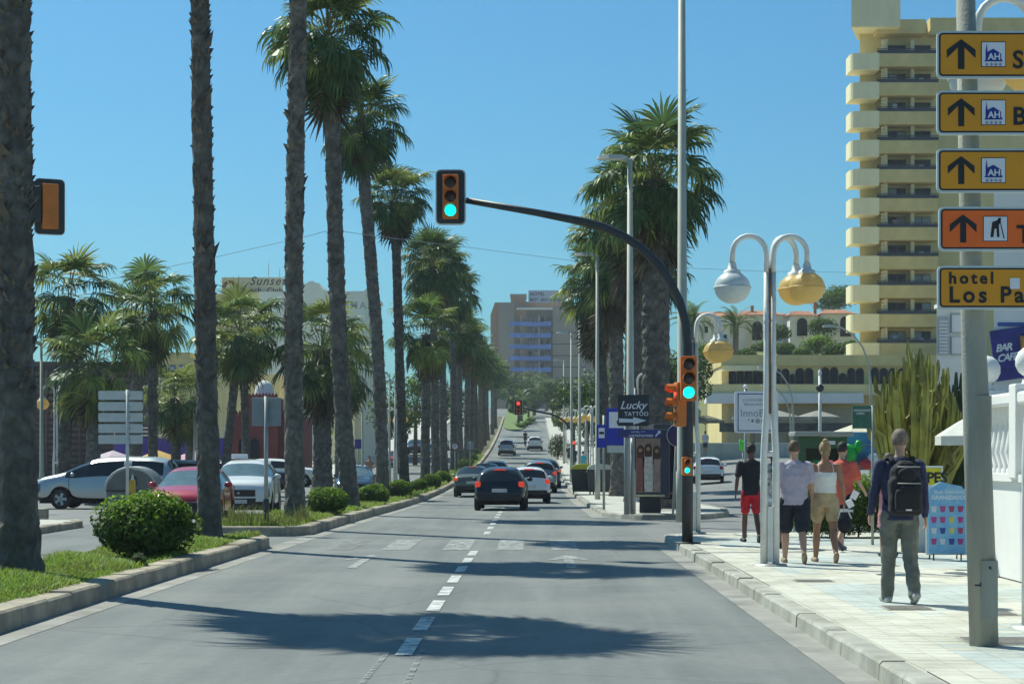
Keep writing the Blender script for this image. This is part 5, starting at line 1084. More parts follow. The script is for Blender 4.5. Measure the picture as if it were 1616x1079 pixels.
MB().prism([(px5(976.5),pz5(665.5)),(px5(999),pz5(665.5)),(px5(999),pz5(669)),(px5(1020),pz5(662.5)),(px5(999),pz5(657)),(px5(999),pz5(660)),(px5(976.5),pz5(659))],-.105,-.1005,M=FX).build('arrow',M_sw,p)
p=MB().box(px5(975),px5(1044),-.10,-.08,pz5(689),pz5(676.5)).build('hotel_panel',mat('sign_violet',(.035,.03,.20),.4),tp); lettering('HOTEL ****',.075,M_sw,p,(px5(996),-.103,pz5(682)),depth=.001); lettering('LOS PATOS PARK',.085,M_sw,p,(px5(992),-.103,pz5(688)),bold=.002,depth=.001)
MB().prism([(px5(1033),pz5(687)),(px5(1035),pz5(688)),(px5(1040),pz5(682)),(px5(1041.5),pz5(684)),(px5(1042),pz5(678)),(px5(1037),pz5(679)),(px5(1038.5),pz5(680.5))],-.105,-.1005,M=FX).build('arrow',M_sw,p)
for z_ in (pz5(630),pz5(665),pz5(682)): MB().box(-.1,.1,-.08,.0,z_-.03,z_+.03).build('clamp',M_grey,tp)
bp=thing('bus_stop_sign','blue bus stop sign with a white bus panel behind the tattoo sign','sign',(PX(957,58),58,gz(2.6,58)+SH)); M_bblue=mat('sign_blue',(.015,.03,.42),.4,var=.06)
def bpx(px): return PX(px,58)-bp.location.x
def bpz(py): return PZ(py,58)-bp.location.z
MB().tube([(bpx(953),0,0),(bpx(953),0,bpz(655))],.04,8).build('post',M_grey,bp)
p=MB().box(bpx(957),bpx(990),-.06,-.03,bpz(702),bpz(644)).build('panel',M_bblue,bp); MB().box(bpx(961),bpx(988),-.066,-.0605,bpz(675),bpz(650)).build('pictogram',M_sw,p); MB().prism([(bpx(974),bpz(670)),(bpx(982),bpz(670)),(bpx(982),bpz(660)),(bpx(976),bpz(660)),(bpx(973),bpz(665))],-.07,-.0665,M=FX).build('pictogram',M_ink2,p)
p=MB().box(bpx(941.5),bpx(956.5),-.05,-.02,bpz(706),bpz(670)).build('panel',M_bblue,bp); q=MB().box(bpx(944.5),bpx(954),-.055,-.0505,bpz(691),bpz(675)).build('pictogram',M_sw,p); MB().box(bpx(945.5),bpx(953),-.06,-.0555,bpz(685),bpz(681)).build('bus_symbol',M_ink2,q)
MB().box(bpx(958),bpx(986),-.05,-.02,bpz(714),bpz(703)).build('timetable',M_signback,bp)
nt_=thing('round_sign','round sign on a leaning grey post, seen from behind, left of the signal pole','sign',(PX(1062,50.9+1.2),52.1,gz(4,52)+SH)); MB().tube([(0,0,0),(.10,0,2.1)],.035,8).build('post',M_grey,nt_); MB().lathe([(.001,-.01),(.30,-.01),(.30,.01),(.001,.01)],24,M=Matrix.Translation((.14,-.06,2.16))@Matrix.Rotation(R(90),4,'X')).build('disc',mat('sign_violet_back',(.07,.035,.12),.4),nt_); MB().lathe([(.301,-.012),(.32,-.012),(.32,.012),(.301,.012)],24,M=Matrix.Translation((.14,-.06,2.16))@Matrix.Rotation(R(90),4,'X')).build('rim',M_rim,nt_)
def container(label,x,d,z,w,dp_,h,lidc,rz=0):
    t=thing('waste_container',label,'container',(x,d,z),rz); M_ct=mat('container_grey',(.055,.062,.065),.6,var=.12,scale=3)
    mb=MB(); mb.add([(-w*.44,-dp_*.4,.12),(w*.44,-dp_*.4,.12),(w*.44,dp_*.4,.12),(-w*.44,dp_*.4,.12),(-w*.5,-dp_*.5,h),(w*.5,-dp_*.5,h),(w*.5,dp_*.5,h),(-w*.5,dp_*.5,h)],[(0,3,2,1),(0,1,5,4),(1,2,6,5),(2,3,7,6),(3,0,4,7),(4,5,6,7)]); mb.build('body',M_ct,t)
    for i in range(5): x_=lerp(-w*.4,w*.4,i/4); MB().add([(x_-.03,-dp_*.41-.012,.15),(x_+.03,-dp_*.41-.012,.15),(x_+.03,-dp_*.5-.012,h-.03),(x_-.03,-dp_*.5-.012,h-.03)],[(0,1,2,3)]).build('rib',M_ct,t)
    prof=[(-.5,0),(-.46,.12),(-.3,.22),(0,.26),(.3,.22),(.46,.12),(.5,0)]
    mb=MB(); vs=[(q*dp_*1.04*0+q*w*1.04,-dp_*.53,h+zz) for q,zz in prof]+[(q*w*1.04,dp_*.53,h+zz) for q,zz in prof]; k=len(prof)
    mb.add(vs,[(i,i+1,k+i+1,k+i) for i in range(k-1)]+[tuple(range(k))[::-1],tuple(range(k,2*k))]); mb.build('lid',mat('lid%s'%str(lidc),lidc,.5,var=.08),t)
    MB().tube([(-w*.53,-dp_*.3,h-.1),(-w*.53,dp_*.3,h-.1)],.03,6).build('side_bar',M_grey,t)
    for sx in (-1,1): MB().lathe([(.08,-.03),(.1,-.02),(.1,.02),(.08,.03)],10,M=Matrix.Translation((sx*w*.4,0,.09))@Matrix.Rotation(R(90),4,'Y')).build('wheel',M_black,t)
    return t
container('grey waste container with a yellow lid beside the kerb',PX(921,88),88,gz(2.6,88)+SH,1.15,1.0,1.15,(.55,.50,.03)); container('grey waste container with a pale lid, right of the yellow-lidded one',PX(947,87),87,gz(3.2,87)+SH,1.15,1.0,1.15,(.50,.53,.46))
# left: rounded recycling container, sign backs, posts
rc=thing('recycling_container','grey barrel-topped recycling container in front of the silver minivan','container',(PX(213,61),61,zr(61))); M_rc=mat('recycle_grey',(.13,.145,.14),.5,var=.1,scale=3)
prof=[(-.78,0),(-.78,.72)]+[(-.78*math.cos(R(a)),.72+.66*math.sin(R(a))) for a in range(15,166,15)]+[(.78,.72),(.78,0)]
MB().prism(prof,-.6,.6,M=FX).build('body',M_rc,rc)
for i in range(4):
    y=-.62+i*.1; mb=MB(); pts=[(x*1.03,0,.03+(z-.72)*1.03+.72 if z>.72 else z) for x,z in prof[1:-1]]; mb.tube([(x,0,z) for x,_,z in pts],.035,6); mb.build('rib',mat('rib_light',(.42,.45,.44),.5),rc,(0,y-.02+.5*i*.6,0))
MB().box(-.79,.79,-.63,-.6,.66,.72).build('seam',M_black,rc)
MB().box(-.18,.18,-.64,-.6,.85,1.15).build('slot',M_black,rc)
yp=thing('yellow_post','short yellow marker post in front of the recycling container','bollard',(PX(209,57.5),57.5,zr(57.5))); MB().bbox(-.08,.08,-.08,.08,0,1.05,.02).build('shaft',mat('post_yellow',(.62,.36,.02),.5,var=.1),yp); MB().lathe([(.06,1.05),(.001,1.25)],8).build('tip',M_wp,yp)
dsb=thing('direction_sign_post','back of five stacked white direction panels on a pole, left','sign post',(PX(201,58),58,zr(58))); 
def dx8(px): return PX(px,58)-dsb.location.x
MB().tube([(0,0,0),(0,0,PZ(612,58))],.05,8).build('pole',M_signback,dsb)
for i in range(5):
    zt=PZ(614+17.4*i,58); zb=PZ(628+17.4*i,58); MB().prism(rr2(dx8(154.5),dx8(224.5),zb,zt,.04),.05,.08,M=FX).build('sign_panel',M_signback,dsb); MB().box(-.06,.06,-.02,.05,(zt+zb)/2-.03,(zt+zb)/2+.03).build('clamp',M_grey,dsb)
sg=thing('sign_back','grey back of a traffic sign on a pole at the far median tip','sign',(PX(420,41.7),41.7,.17)); MB().tube([(0,0,0),(0,0,PZ(625,41.7)-.17)],.045,10).build('pole',M_grey,sg); MB().bbox(-.32,.32,.05,.075,PZ(672,41.7)-.17,PZ(627,41.7)-.17,.01).build('panel',M_sb2,sg); MB().tube([(0,-.0,0),(0,-.0,.36)],.062,10).build('sleeve',M_black,sg); MB().lathe([(.07,.36),(.08,.5),(.06,.62)],12).build('collar',M_black,sg)
pk=thing('parking_sign','small white sign with a dark blue symbol on a palm, left','sign',(PX(247,79.5),79.2,zr(79))); MB().tube([(0,.05,0),(0,.05,1.9)],.03,6).build('pole',M_grey,pk); p=MB().box(-.2,.2,-.02,.02,1.35,1.76).build('panel',M_sw,pk); MB().lathe([(.001,0),(.13,0)],12,M=Matrix.Translation((0,-.024,1.55))@Matrix.Rotation(R(90),4,'X')).build('symbol',M_embb,p)
ys=thing('yellow_sign','small yellow board on a thin pole behind the third and fourth palms','sign',(PX(512,92),92,zr(92))); MB().tube([(0,0,0),(0,0,PZ(672,92))],.03,6).build('pole',M_grey,ys); MB().box(-.42,.42,-.02,.02,PZ(679,92),PZ(673,92)).build('panel',mat('sign_yellow2',(.62,.58,.03),.5),ys)
bs2=thing('blue_sign','small violet-blue square sign across the avenue, beside the fourth palm','sign',(PX(565,112),112,zr(112))); MB().tube([(0,.04,0),(0,.04,2.4)],.03,6).build('pole',M_grey,bs2); MB().box(-.2,.2,-.02,.02,PZ(705,112),PZ(690,112)).build('panel',mat('sign_bviolet',(.06,.04,.28),.5),bs2)
ns=thing('round_sign','round turn prohibition sign with a red ring in the median','sign',(PX(718,112),112,zr(112)+.17)); MB().tube([(0,.03,0),(0,.03,2.3)],.03,6).build('pole',M_grey,ns); MB().lathe([(.001,-.01),(.2,-.01)],18,M=Matrix.Translation((0,0,2.2))@Matrix.Rotation(R(90),4,'X')@Matrix.Scale(-1,4,(0,0,1))).build('face',M_sw,ns); MB().lathe([(.17,.014),(.25,.014),(.25,-.01)],18,M=Matrix.Translation((0,0,2.2))@Matrix.Rotation(R(90),4,'X')).build('ring',mat('ring_red',(.18,.03,.03),.5),ns); MB().tube([(-.06,-.02,2.12),(-.06,-.02,2.26),(.05,-.02,2.26),(.05,-.02,2.18)],.018,4).build('turn_arrow',M_ink2,ns)
gs2=thing('grey_sign','small grey sign back beside the far palms','sign',(PX(742,140),140,zr(140)+.17)); MB().tube([(0,0,0),(0,0,2.4)],.03,6).build('pole',M_grey,gs2); MB().box(-.25,.25,.03,.05,1.8,2.4).build('panel',M_sb2,gs2)
kb=thing('concrete_block','low concrete block on the left pavement beside the nearest trunk','block',(PX(62,52),52.0,zr(52))); MB().bbox(-.45,.2,-.3,.3,0,.32,.06).build('block',M_kerb,kb)
bpn=thing('blue_banner','narrow blue panel on the left pavement half hidden by the nearest trunk','sign',(PX(53,58),58,zr(58))); MB().box(-.12,.1,-.03,.03,.45,2.1).build('panel',mat('banner_blue',(.03,.07,.32),.6),bpn); MB().tube([(0,.06,0),(0,.06,2.2)],.03,6).build('pole',M_grey,bpn)
# overhead cable
def cable(label,pts): 
    t=thing('overhead_cable',label,'cable',pts[0]); p0=Vector(pts[0]); MB().tube([Vector(p)-p0 for p in pts],.008,5).build('wire',mat('cable',(.30,.36,.40),.7),t)
cable('thin overhead cable rising from the left to the palm row',[W3(px,py,57.4) for px,py in ((-60,492),(60,468),(160,443),(330,408),(480,374),(522,363))])
cable('thin overhead cable sagging from the palm row to the right',[W3(px,py,57.4+ (px-522)/820*30) for px,py in ((522,363),(620,376),(720,388),(900,411),(1040,421),(1200,428),(1345,430))])
# ================================================================ vehicles
M_tyre=mat('tyre',(.02,.02,.021),.85,var=.2); M_rimm=mat('alloy',(.42,.43,.44),.35,metal=.7,var=.08); M_cg=mat('car_glass',(.018,.024,.03),.06,var=.1,spec=.6); M_trim=mat('black_trim',(.018,.018,.02),.55,var=.15)
M_cglass2=mat('car_glass_pale',(.10,.15,.17),.08,var=.2,scale=3,spec=.7)
M_tail=mat('tail_lamp',(.35,.01,.008),.25); M_brake=mat('brake_lamp_lit',(.6,.02,.01),.3,emit=(1,.09,.035),estr=.32); M_head=mat('headlamp',(.14,.155,.17),.10,var=.1,spec=.8); M_plate=mat('plate',(.62,.62,.60),.5); M_under=mat('underbody',(.012,.012,.012),.9)
def paint(name,c,metal=.2,rough=.28): return mat('paint_'+name,c,rough,metal=metal,var=.04,scale=1,coat=.5)
CARS={
 'hatch':dict(L=4.0,W=1.74,H=1.48,wb=(.82,3.32),wr=.31,top=[(0,.62),(.07,.77),(.35,.90),(.95,1.0),(1.12,1.0),(1.85,1.40),(2.3,1.47),(3.2,1.44),(3.6,1.36),(3.86,.98),(3.95,.80),(4.0,.55)],belt=[(0,.56),(.35,.76),(.95,.90),(1.12,.93),(3.5,1.02),(3.8,1.0),(3.95,.78),(4.0,.55)],cowl=1.08,rf=1.85,rr=3.55,rb=3.84),
 'suv':dict(L=4.5,W=1.86,H=1.68,wb=(.90,3.60),wr=.35,top=[(0,.74),(.05,.94),(.3,1.06),(1.0,1.14),(1.2,1.17),(1.95,1.58),(2.5,1.67),(3.7,1.63),(4.1,1.52),(4.36,1.14),(4.46,.90),(4.5,.62)],belt=[(0,.64),(.35,.95),(1.0,1.05),(1.2,1.08),(4.0,1.14),(4.3,1.1),(4.46,.88),(4.5,.62)],cowl=1.16,rf=1.95,rr=4.05,rb=4.34),
 'sedan':dict(L=4.5,W=1.78,H=1.45,wb=(.88,3.52),wr=.32,top=[(0,.56),(.10,.68),(.4,.80),(1.1,.92),(1.32,.95),(2.05,1.36),(2.5,1.43),(3.1,1.40),(3.75,1.06),(4.1,1.03),(4.42,.98),(4.5,.58)],belt=[(0,.54),(.4,.72),(1.1,.85),(1.32,.88),(3.7,.97),(4.2,.97),(4.42,.92),(4.5,.56)],cowl=1.26,rf=2.05,rr=3.05,rb=3.75),
 'mpv':dict(L=4.85,W=1.88,H=1.76,wb=(.98,3.92),wr=.34,top=[(0,.70),(.06,.90),(.3,1.06),(.85,1.17),(1.0,1.20),(1.95,1.66),(2.6,1.75),(4.0,1.72),(4.5,1.62),(4.74,1.10),(4.82,.85),(4.85,.55)],belt=[(0,.66),(.3,.92),(.85,1.04),(1.0,1.06),(4.3,1.12),(4.7,1.06),(4.82,.82),(4.85,.54)],cowl=.98,rf=1.98,rr=4.45,rb=4.72)}
def car_meshes(kind):
    P=CARS[kind]; L,W=P['L'],P['W']; hw=W/2; wr=P['wr']; base=.22
    xs={0,.04,.12,.3,P['cowl'],P['cowl']+.35*(P['rf']-P['cowl']),P['rf'],P['rr'],P['rb'],L-.3,L-.12,L-.04,L}
    ar=wr+.06
    for c in P['wb']:
        for q in (-1,-.94,-.7,-.38,0,.38,.7,.94,1): xs.add(round(c+q*ar,3))
    bp=(P['rf']+P['rr'])/2; 
    for q in (bp-.05,bp+.05,P['rr']-.12,P['rf']+.3): xs.add(round(q,3))
    xs=sorted(xs); 
    ys=[xs[0]]
    for x in xs[1:]:
        if x-ys[-1]>.03: ys.append(x)
    if ys[-1]!=L: ys[-1]=L
    xs=ys
    plan=[(0,.80),(.06,.88),(.22,.96),(.7,1.0),(L-.8,1.0),(L-.25,.96),(L-.06,.90),(L,.83)]
    mb=MB(); n=8; rings=[]
    for x in xs:
        w_=hw*interp(x,plan); zt=interp(x,P['top']); zb=interp(x,P['belt'])
        lo=base+.10*smooth(.5,0,x)+.12*smooth(L-.4,L,x); ac=0
        for c in P['wb']:
            dx=abs(x-c)/ar
            if dx<1: ac=max(ac,wr+math.sqrt(max(0,1-dx*dx))*ar)
        z1=max(lo,ac); z2=max(lo+.14,ac+.02); z3=max(.56 if zb>.7 else zb*.85,z2+.05); zb=max(zb,z3+.05); zt=max(zt,zb+.015)
        cab=smooth(P['cowl'],P['rf'],x)*(1-smooth(P['rr'],P['rb'],x))
        tw=lerp(.86,.70,cab)
        pts=[(0,z1),(w_*.88,z1),(w_*.985,z2),(w_,z3),(w_*.968,zb),(w_*tw,zt-.035-.02*cab),(w_*tw*.62,zt),(0,zt+.015)]
        rings.append([(x,y,z) for y,z in pts]+[(x,-y,z) for y,z in pts[1:-1][::-1]])
    PR[kind]=dict((x,rings[i]) for i,x in enumerate(xs)); R_=len(rings[0]); mb.v=[p for r in rings for p in r]
    def seg(j): return j if j<7 else 13-j       # mirrored segment index
    for i in range(len(xs)-1):
        xm=(xs[i]+xs[i+1])/2
        for j in range(R_):
            s=seg(j); m=0
            if s==0: m=7
            elif s==1: m=7
            elif s in (5,6):
                if P['cowl']<xm<P['rf']: m=1
                elif P['rr']-.02<xm<P['rb'] : m=2
            elif s==4:
                if P['cowl']+.2*(P['rf']-P['cowl'])<xm<P['rr']-.1 and not abs(xm-bp)<.06: m=3 if j<7 else 4
            elif s==3:
                if .03<xm<.34: m=5 if j<7 else 6
            mb.f.append([i*R_+j,i*R_+(j+1)%R_,(i+1)*R_+(j+1)%R_,(i+1)*R_+j]); mb.m.append(m); mb.sm.append(True)
    for i,rev in ((0,True),(len(xs)-1,False)):
        b=i*R_
        for j in range(7):
            a,c=j,j+1; a2,c2=(14-j)%14,(13-j)%14
            f=[b+a,b+c,b+c2,b+a2]; f=[q for k,q in enumerate(f) if q not in f[:k]]
            mb.f.append(f[::-1] if not rev else f); mb.m.append(8 if (rev and j in (2,)) else (7 if j<2 else 0)); mb.sm.append(True)
    me=mb.mesh('tmp',[M_trim]*10); o=inst('tmp',me); bm=bmesh.new(); bm.from_mesh(me); bmesh.ops.recalc_face_normals(bm,faces=bm.faces); bm.to_mesh(me); bm.free()
    md=o.modifiers.new('s','SUBSURF'); md.levels=1; md.render_levels=1; ev=eval_mesh(o); bpy.data.objects.remove(o)
    out={}
    co=np.empty(len(ev.vertices)*3); ev.vertices.foreach_get('co',co); co=co.reshape(-1,3)
    groups={}
    for p in ev.polygons: groups.setdefault(p.material_index,[]).append(list(p.vertices))
    for k,fs in groups.items():
        idx={}; vs=[]; nf=[]
        for f in fs:
            g=[]
            for v in f:
                if v not in idx: idx[v]=len(vs); vs.append(tuple(co[v]))
                g.append(idx[v])
            nf.append(g)
        q=bpy.data.meshes.new('car_part'); q.from_pydata(vs,[],nf); q.polygons.foreach_set('use_smooth',[True]*len(nf)); q.update(); out[k]=q
    return out
CM={}; PR={}
def wheel_mesh(r):
    if ('w',r) in CM: return CM[('w',r)]
    t=MB().lathe([(r*.62,-.1),(r*.93,-.1),(r,-.06),(r,.06),(r*.93,.1),(r*.62,.1)],24).mesh('tyre',M_tyre)
    q=MB().lathe([(r*.62,.085),(r*.66,.1),(r*.60,.06),(r*.52,.04)],24); q.lathe([(r*.62,0),(.001,0)],16,m=1)
    for i in range(5):
        a=6.283*i/5; q.box(.0,r*.62,-.045,.045,.05,.085,0,Matrix.Rotation(a,4,'Z'))
    q.lathe([(.07,.06),(.06,.095),(.001,.097)],12); q=q.mesh('rim',[M_rimm,M_trim]); CM[('w',r)]=(t,q); return CM[('w',r)]
def car(label,kind,x,d,heading,pm,brake=False,z=None,scale=1.0,lit=False,glass=None,taxi=False,plate=True,dark_roof=False):
    """x,d: centre of the car; heading in degrees, 90 = driving away from the camera (+y)"""
    P=CARS[kind]
    if kind not in CM: CM[kind]=car_meshes(kind)
    ms=CM[kind]; L=P['L']; z=gz(x,d) if z is None else z
    t=thing('car',label,'car',(x,d,z+.005),R(heading+180)); t.scale=(scale,)*3
    off=(-L/2,0,0); gl=glass or M_cg
    def add(name,k,m,par=t):
        me=ms[k].copy(); me.materials.clear(); me.materials.append(m); return inst(name,me,par,off)
    body=add('body',0,pm); add('windscreen',1,gl); add('rear_window',2,gl); add('side_windows_right' if 0 else 'side_window',3,gl); add('side_window',4,gl); add('lower_trim',7,M_trim)
    add('headlight',5,M_head); add('headlight',6,M_head)
    tx_,tz0,tz1={'hatch':(3.93,.78,.97),'suv':(4.43,.90,1.08),'sedan':(4.475,.76,.90),'mpv':(4.80,.84,1.10)}[kind]; hw_=P['W']/2
    for s in (-1,1):
        y0,y1=sorted((s*hw_*.72,s*hw_*.93)); MB().bbox(tx_-.22,tx_,y0,y1,tz0,tz1,.035).build('tail_light',M_brake if brake else M_tail,t,off)
    gz_={'hatch':(.50,.62),'suv':(.60,.80),'sedan':(.48,.60),'mpv':(.55,.68)}[kind]
    MB().bbox(-.02,.12,-hw_*.52,hw_*.52,gz_[0],gz_[1],.02).build('upper_grille',M_trim,t,off); MB().bbox(-.016,.12,-hw_*.62,hw_*.62,.27,.40,.02).build('lower_intake',M_trim,t,off); MB().ball((-.02,0,(gz_[0]+gz_[1])/2),(.012,.05,.04),10).build('badge',M_rimm,t,off)
    if 8 in ms: add('grille',8,M_trim)
    tw,rw_=wheel_mesh(P['wr'])
    for c in P['wb']:
        for s in (-1,1):
            w_=inst('wheel',tw,t,(c-L/2,s*(P['W']/2-.115),P['wr']),(R(-90*s),0,0)); inst('rim',rw_,w_)
    MB().box(.25,L-.25,-P['W']/2+.24,P['W']/2-.24,.2,.55).build('underbody',M_under,t,off)
    for s in (-1,1):
        b=MB().ball((0,0,0),(.07,.11,.075),10).build('mirror',pm,t,(P['cowl']+.42-L/2,s*(P['W']/2+.07),interp(P['cowl']+.3,P['belt'])+.08))
        MB().box(-.02,.02,-.12,.0,-.04,0) if False else None
    if plate:
        MB().box(L-.005,L+.02,-.25,.25,.62,.74).build('rear_plate',M_plate,t,off); MB().box(-.022,.0,-.25,.25,.40,.51).build('front_plate',M_plate,t,off)
    zt=interp(P['rr'],P['top'])
    MB().box(P['rr']+.02,P['rr']+.06,-.2,.2,zt-.03,zt+.015).build('high_brake_light',M_brake if brake else M_tail,t,off)
    MB().bbox(L-.1,L+.015,-P['W']*.40,P['W']*.40,.34,.54,.02).build('rear_bumper',M_trim,t,off)
    for s in (-1,1):
        MB().tube([(P['cowl']+.8+1.0,s*(P['W']/2+.0),interp(2,P['belt'])-.10),(P['cowl']+.8+1.18,s*(P['W']/2+.0),interp(2,P['belt'])-.10)],.015,5).build('door_handle',pm,t,off)
    rk=sorted(PR[kind]); bp=(P['rf']+P['rr'])/2
    for xq in (P['cowl']+.28,bp,P['rr']-.55):          # door gaps
        xk=min(rk,key=lambda q:abs(q-xq)); rg_=PR[kind][xk]
        for s in (1,-1): MB().tube([(xk,(y+.001)*s,z_) for _,y,z_ in rg_[2:5]],.007,4).build('door_gap',M_under,t,off)
    if taxi:
        p=MB().bbox(-.07,.07,-.24,.24,0,.14,.02).build('taxi_sign',M_sw,t,(P['rf']+.45-L/2,.2,P['H']+.0)); 
    return t
pb=paint('black',(.012,.014,.022)); pol=paint('olive',(.16,.165,.13),.5); pw_=paint('white',(.72,.73,.73),0); pg=paint('grey',(.24,.26,.28),.5); pd=paint('dark',(.035,.035,.045),.3); pbl=paint('blue',(.045,.09,.16),.4); pr=paint('red',(.42,.018,.045),.1); psv=paint('silver',(.46,.48,.48),.6,.32); pteal=paint('teal',(.05,.09,.11),.4)
# the traffic in front
car('black hatchback with lit brake lights, closest car ahead',"hatch",PX(792,64.8),64.8,88.5,pb,True,glass=M_cg)
car('olive-grey sedan in the left lane behind the black hatchback','sedan',PX(748,90),90,89,pol,True)
car('white hatchback half hidden right of the black car','hatch',PX(833,77.5),77.5,92,pw_,True)
car('grey off-roader with lit tail lights in the right lane','suv',PX(850,99),99,91,pg,True)
car('dark car furthest right in the queue, beyond the grey one','suv',PX(859,110),110,91,pd,True)
car('dark teal car in front of the olive sedan','sedan',PX(768,107),107,89,pteal,False)
car('dark car with white roof edge, front of the left lane queue','hatch',PX(783,118),118,89,paint('navy',(.03,.045,.08)),False)
car('silver minivan climbing the hill in the left lane','mpv',PX(800,207),207,89,psv,False)
car('white sedan climbing the hill in the right lane','suv',PX(844,224),224,90,pw_,False)
# left carriageway and side streets
car('red hatchback facing the camera beyond the clipped bush','hatch',PX(305,47.8),47.8,-88,pr,glass=M_cglass2)
car('white off-road taxi facing the camera, with roof sign','suv',PX(388,57.0),57.0,-87,pw_,glass=M_cglass2,taxi=True)
car('silver minivan seen from the side at far left','mpv',PX(56,66)+2.6,66,180,psv,scale=1.04)
car('dark van roof behind the recycling container','mpv',PX(255,84),84,180,pd)
car('blue car facing the camera behind the fourth palm','sedan',PX(562,92),92,-88,pbl,glass=M_cglass2)
car('black car seen from the side behind the white taxi','suv',PX(461,100)-2.2,100,0,pd); car('white car seen from the side behind the third palm','suv',PX(505,112)-2.2,112,0,pw_)
car('small red car far up the opposite carriageway','hatch',PX(621,168),168,-89,pr); car('dark van parked far up the left side','mpv',PX(655,208),208,-90,pd); car('white car parked far left between the median trunks','hatch',PX(680,200),200,-90,pw_); car('silver car parked far left, second between the trunks','hatch',PX(697,226),226,-90,psv)
car('white hatchback in the side street on the right, seen from behind','hatch',PX(1118,106),106,84,pw_,False)
# motorcycle with rider, far up the road
mt=thing('motorcycle','small dark motorcycle with rider going up the hill','motorcycle',(PX(829,238),238,zr(238)),0)
for y in (-.65,.65): 
    w_=MB().lathe([(.2,-.06),(.30,-.06),(.32,0),(.30,.06),(.2,.06)],16,M=Matrix.Rotation(R(90),4,'Y')).build('wheel',M_tyre,mt,(0,y,.32)); MB().lathe([(.2,.04),(.001,.04)],10,M=Matrix.Rotation(R(90),4,'Y')).build('rim',M_rimm,w_)
MB().bbox(-.15,.15,-.6,.4,.38,.72,.08).build('body',M_trim,mt); MB().bbox(-.16,.16,-.8,-.1,.74,.86,.04).build('seat',M_trim,mt); MB().tube([(-.35,.35,1.05),(0,.45,1.0),(.35,.35,1.05)],.025,6).build('handlebar',M_grey,mt); MB().tube([(0,.65,.32),(0,.4,1.0)],.04,6).build('fork',M_grey,mt); MB().bbox(-.22,.22,-.98,-.66,.85,1.15,.05).build('top_box',M_trim,mt); MB().box(-.06,.06,-.9,-.84,.62,.7).build('tail_light',M_tail,mt)
# ================================================================ people (bodies are one continuous remeshed surface; clothes are their children)
FOLD=bpy.data.textures.new('folds','CLOUDS'); FOLD.noise_scale=.085; FOLD.noise_depth=2
def remesh(mb,voxel,name,m,smooth_it=4,folds=0):
    me=mb.mesh(name,m); o=bpy.data.objects.new('tmp',me)
    a=o.modifiers.new('r','REMESH'); a.mode='VOXEL'; a.voxel_size=voxel; b=o.modifiers.new('s','SMOOTH'); b.factor=.5; b.iterations=smooth_it
    if folds:
        c=o.modifiers.new('d','DISPLACE'); c.texture=FOLD; c.strength=folds; c.mid_level=.5; c.texture_coords='LOCAL'
    ev=eval_mesh(o); bpy.data.objects.remove(o); bpy.data.meshes.remove(me)
    ev.name=name; ev.materials.clear(); ev.materials.append(m); ev.polygons.foreach_set('use_smooth',[True]*len(ev.polygons)); return ev
def skin(name,c): return mat('skin_'+name,c,.5,var=.08,scale=6)
def cloth(name,c,**k): return mat('cloth_'+name,c,.85,var=k.get('var',.12),scale=k.get('scale',7),bump=.5,bscale=14,col2=k.get('col2'))
def limb(mb,pts,rads,n=12):
    """tapered limb with rounded ends"""
    mb.tube(pts,rads,n,up=(0,1,0)); 
    for p,r in ((pts[0],rads[0]),(pts[-1],rads[-1])):
        q=r if isinstance(r,(list,tuple)) else (r,r); mb.ball(p,(q[0]*.99,q[1]*.99,max(q)*.9),12)
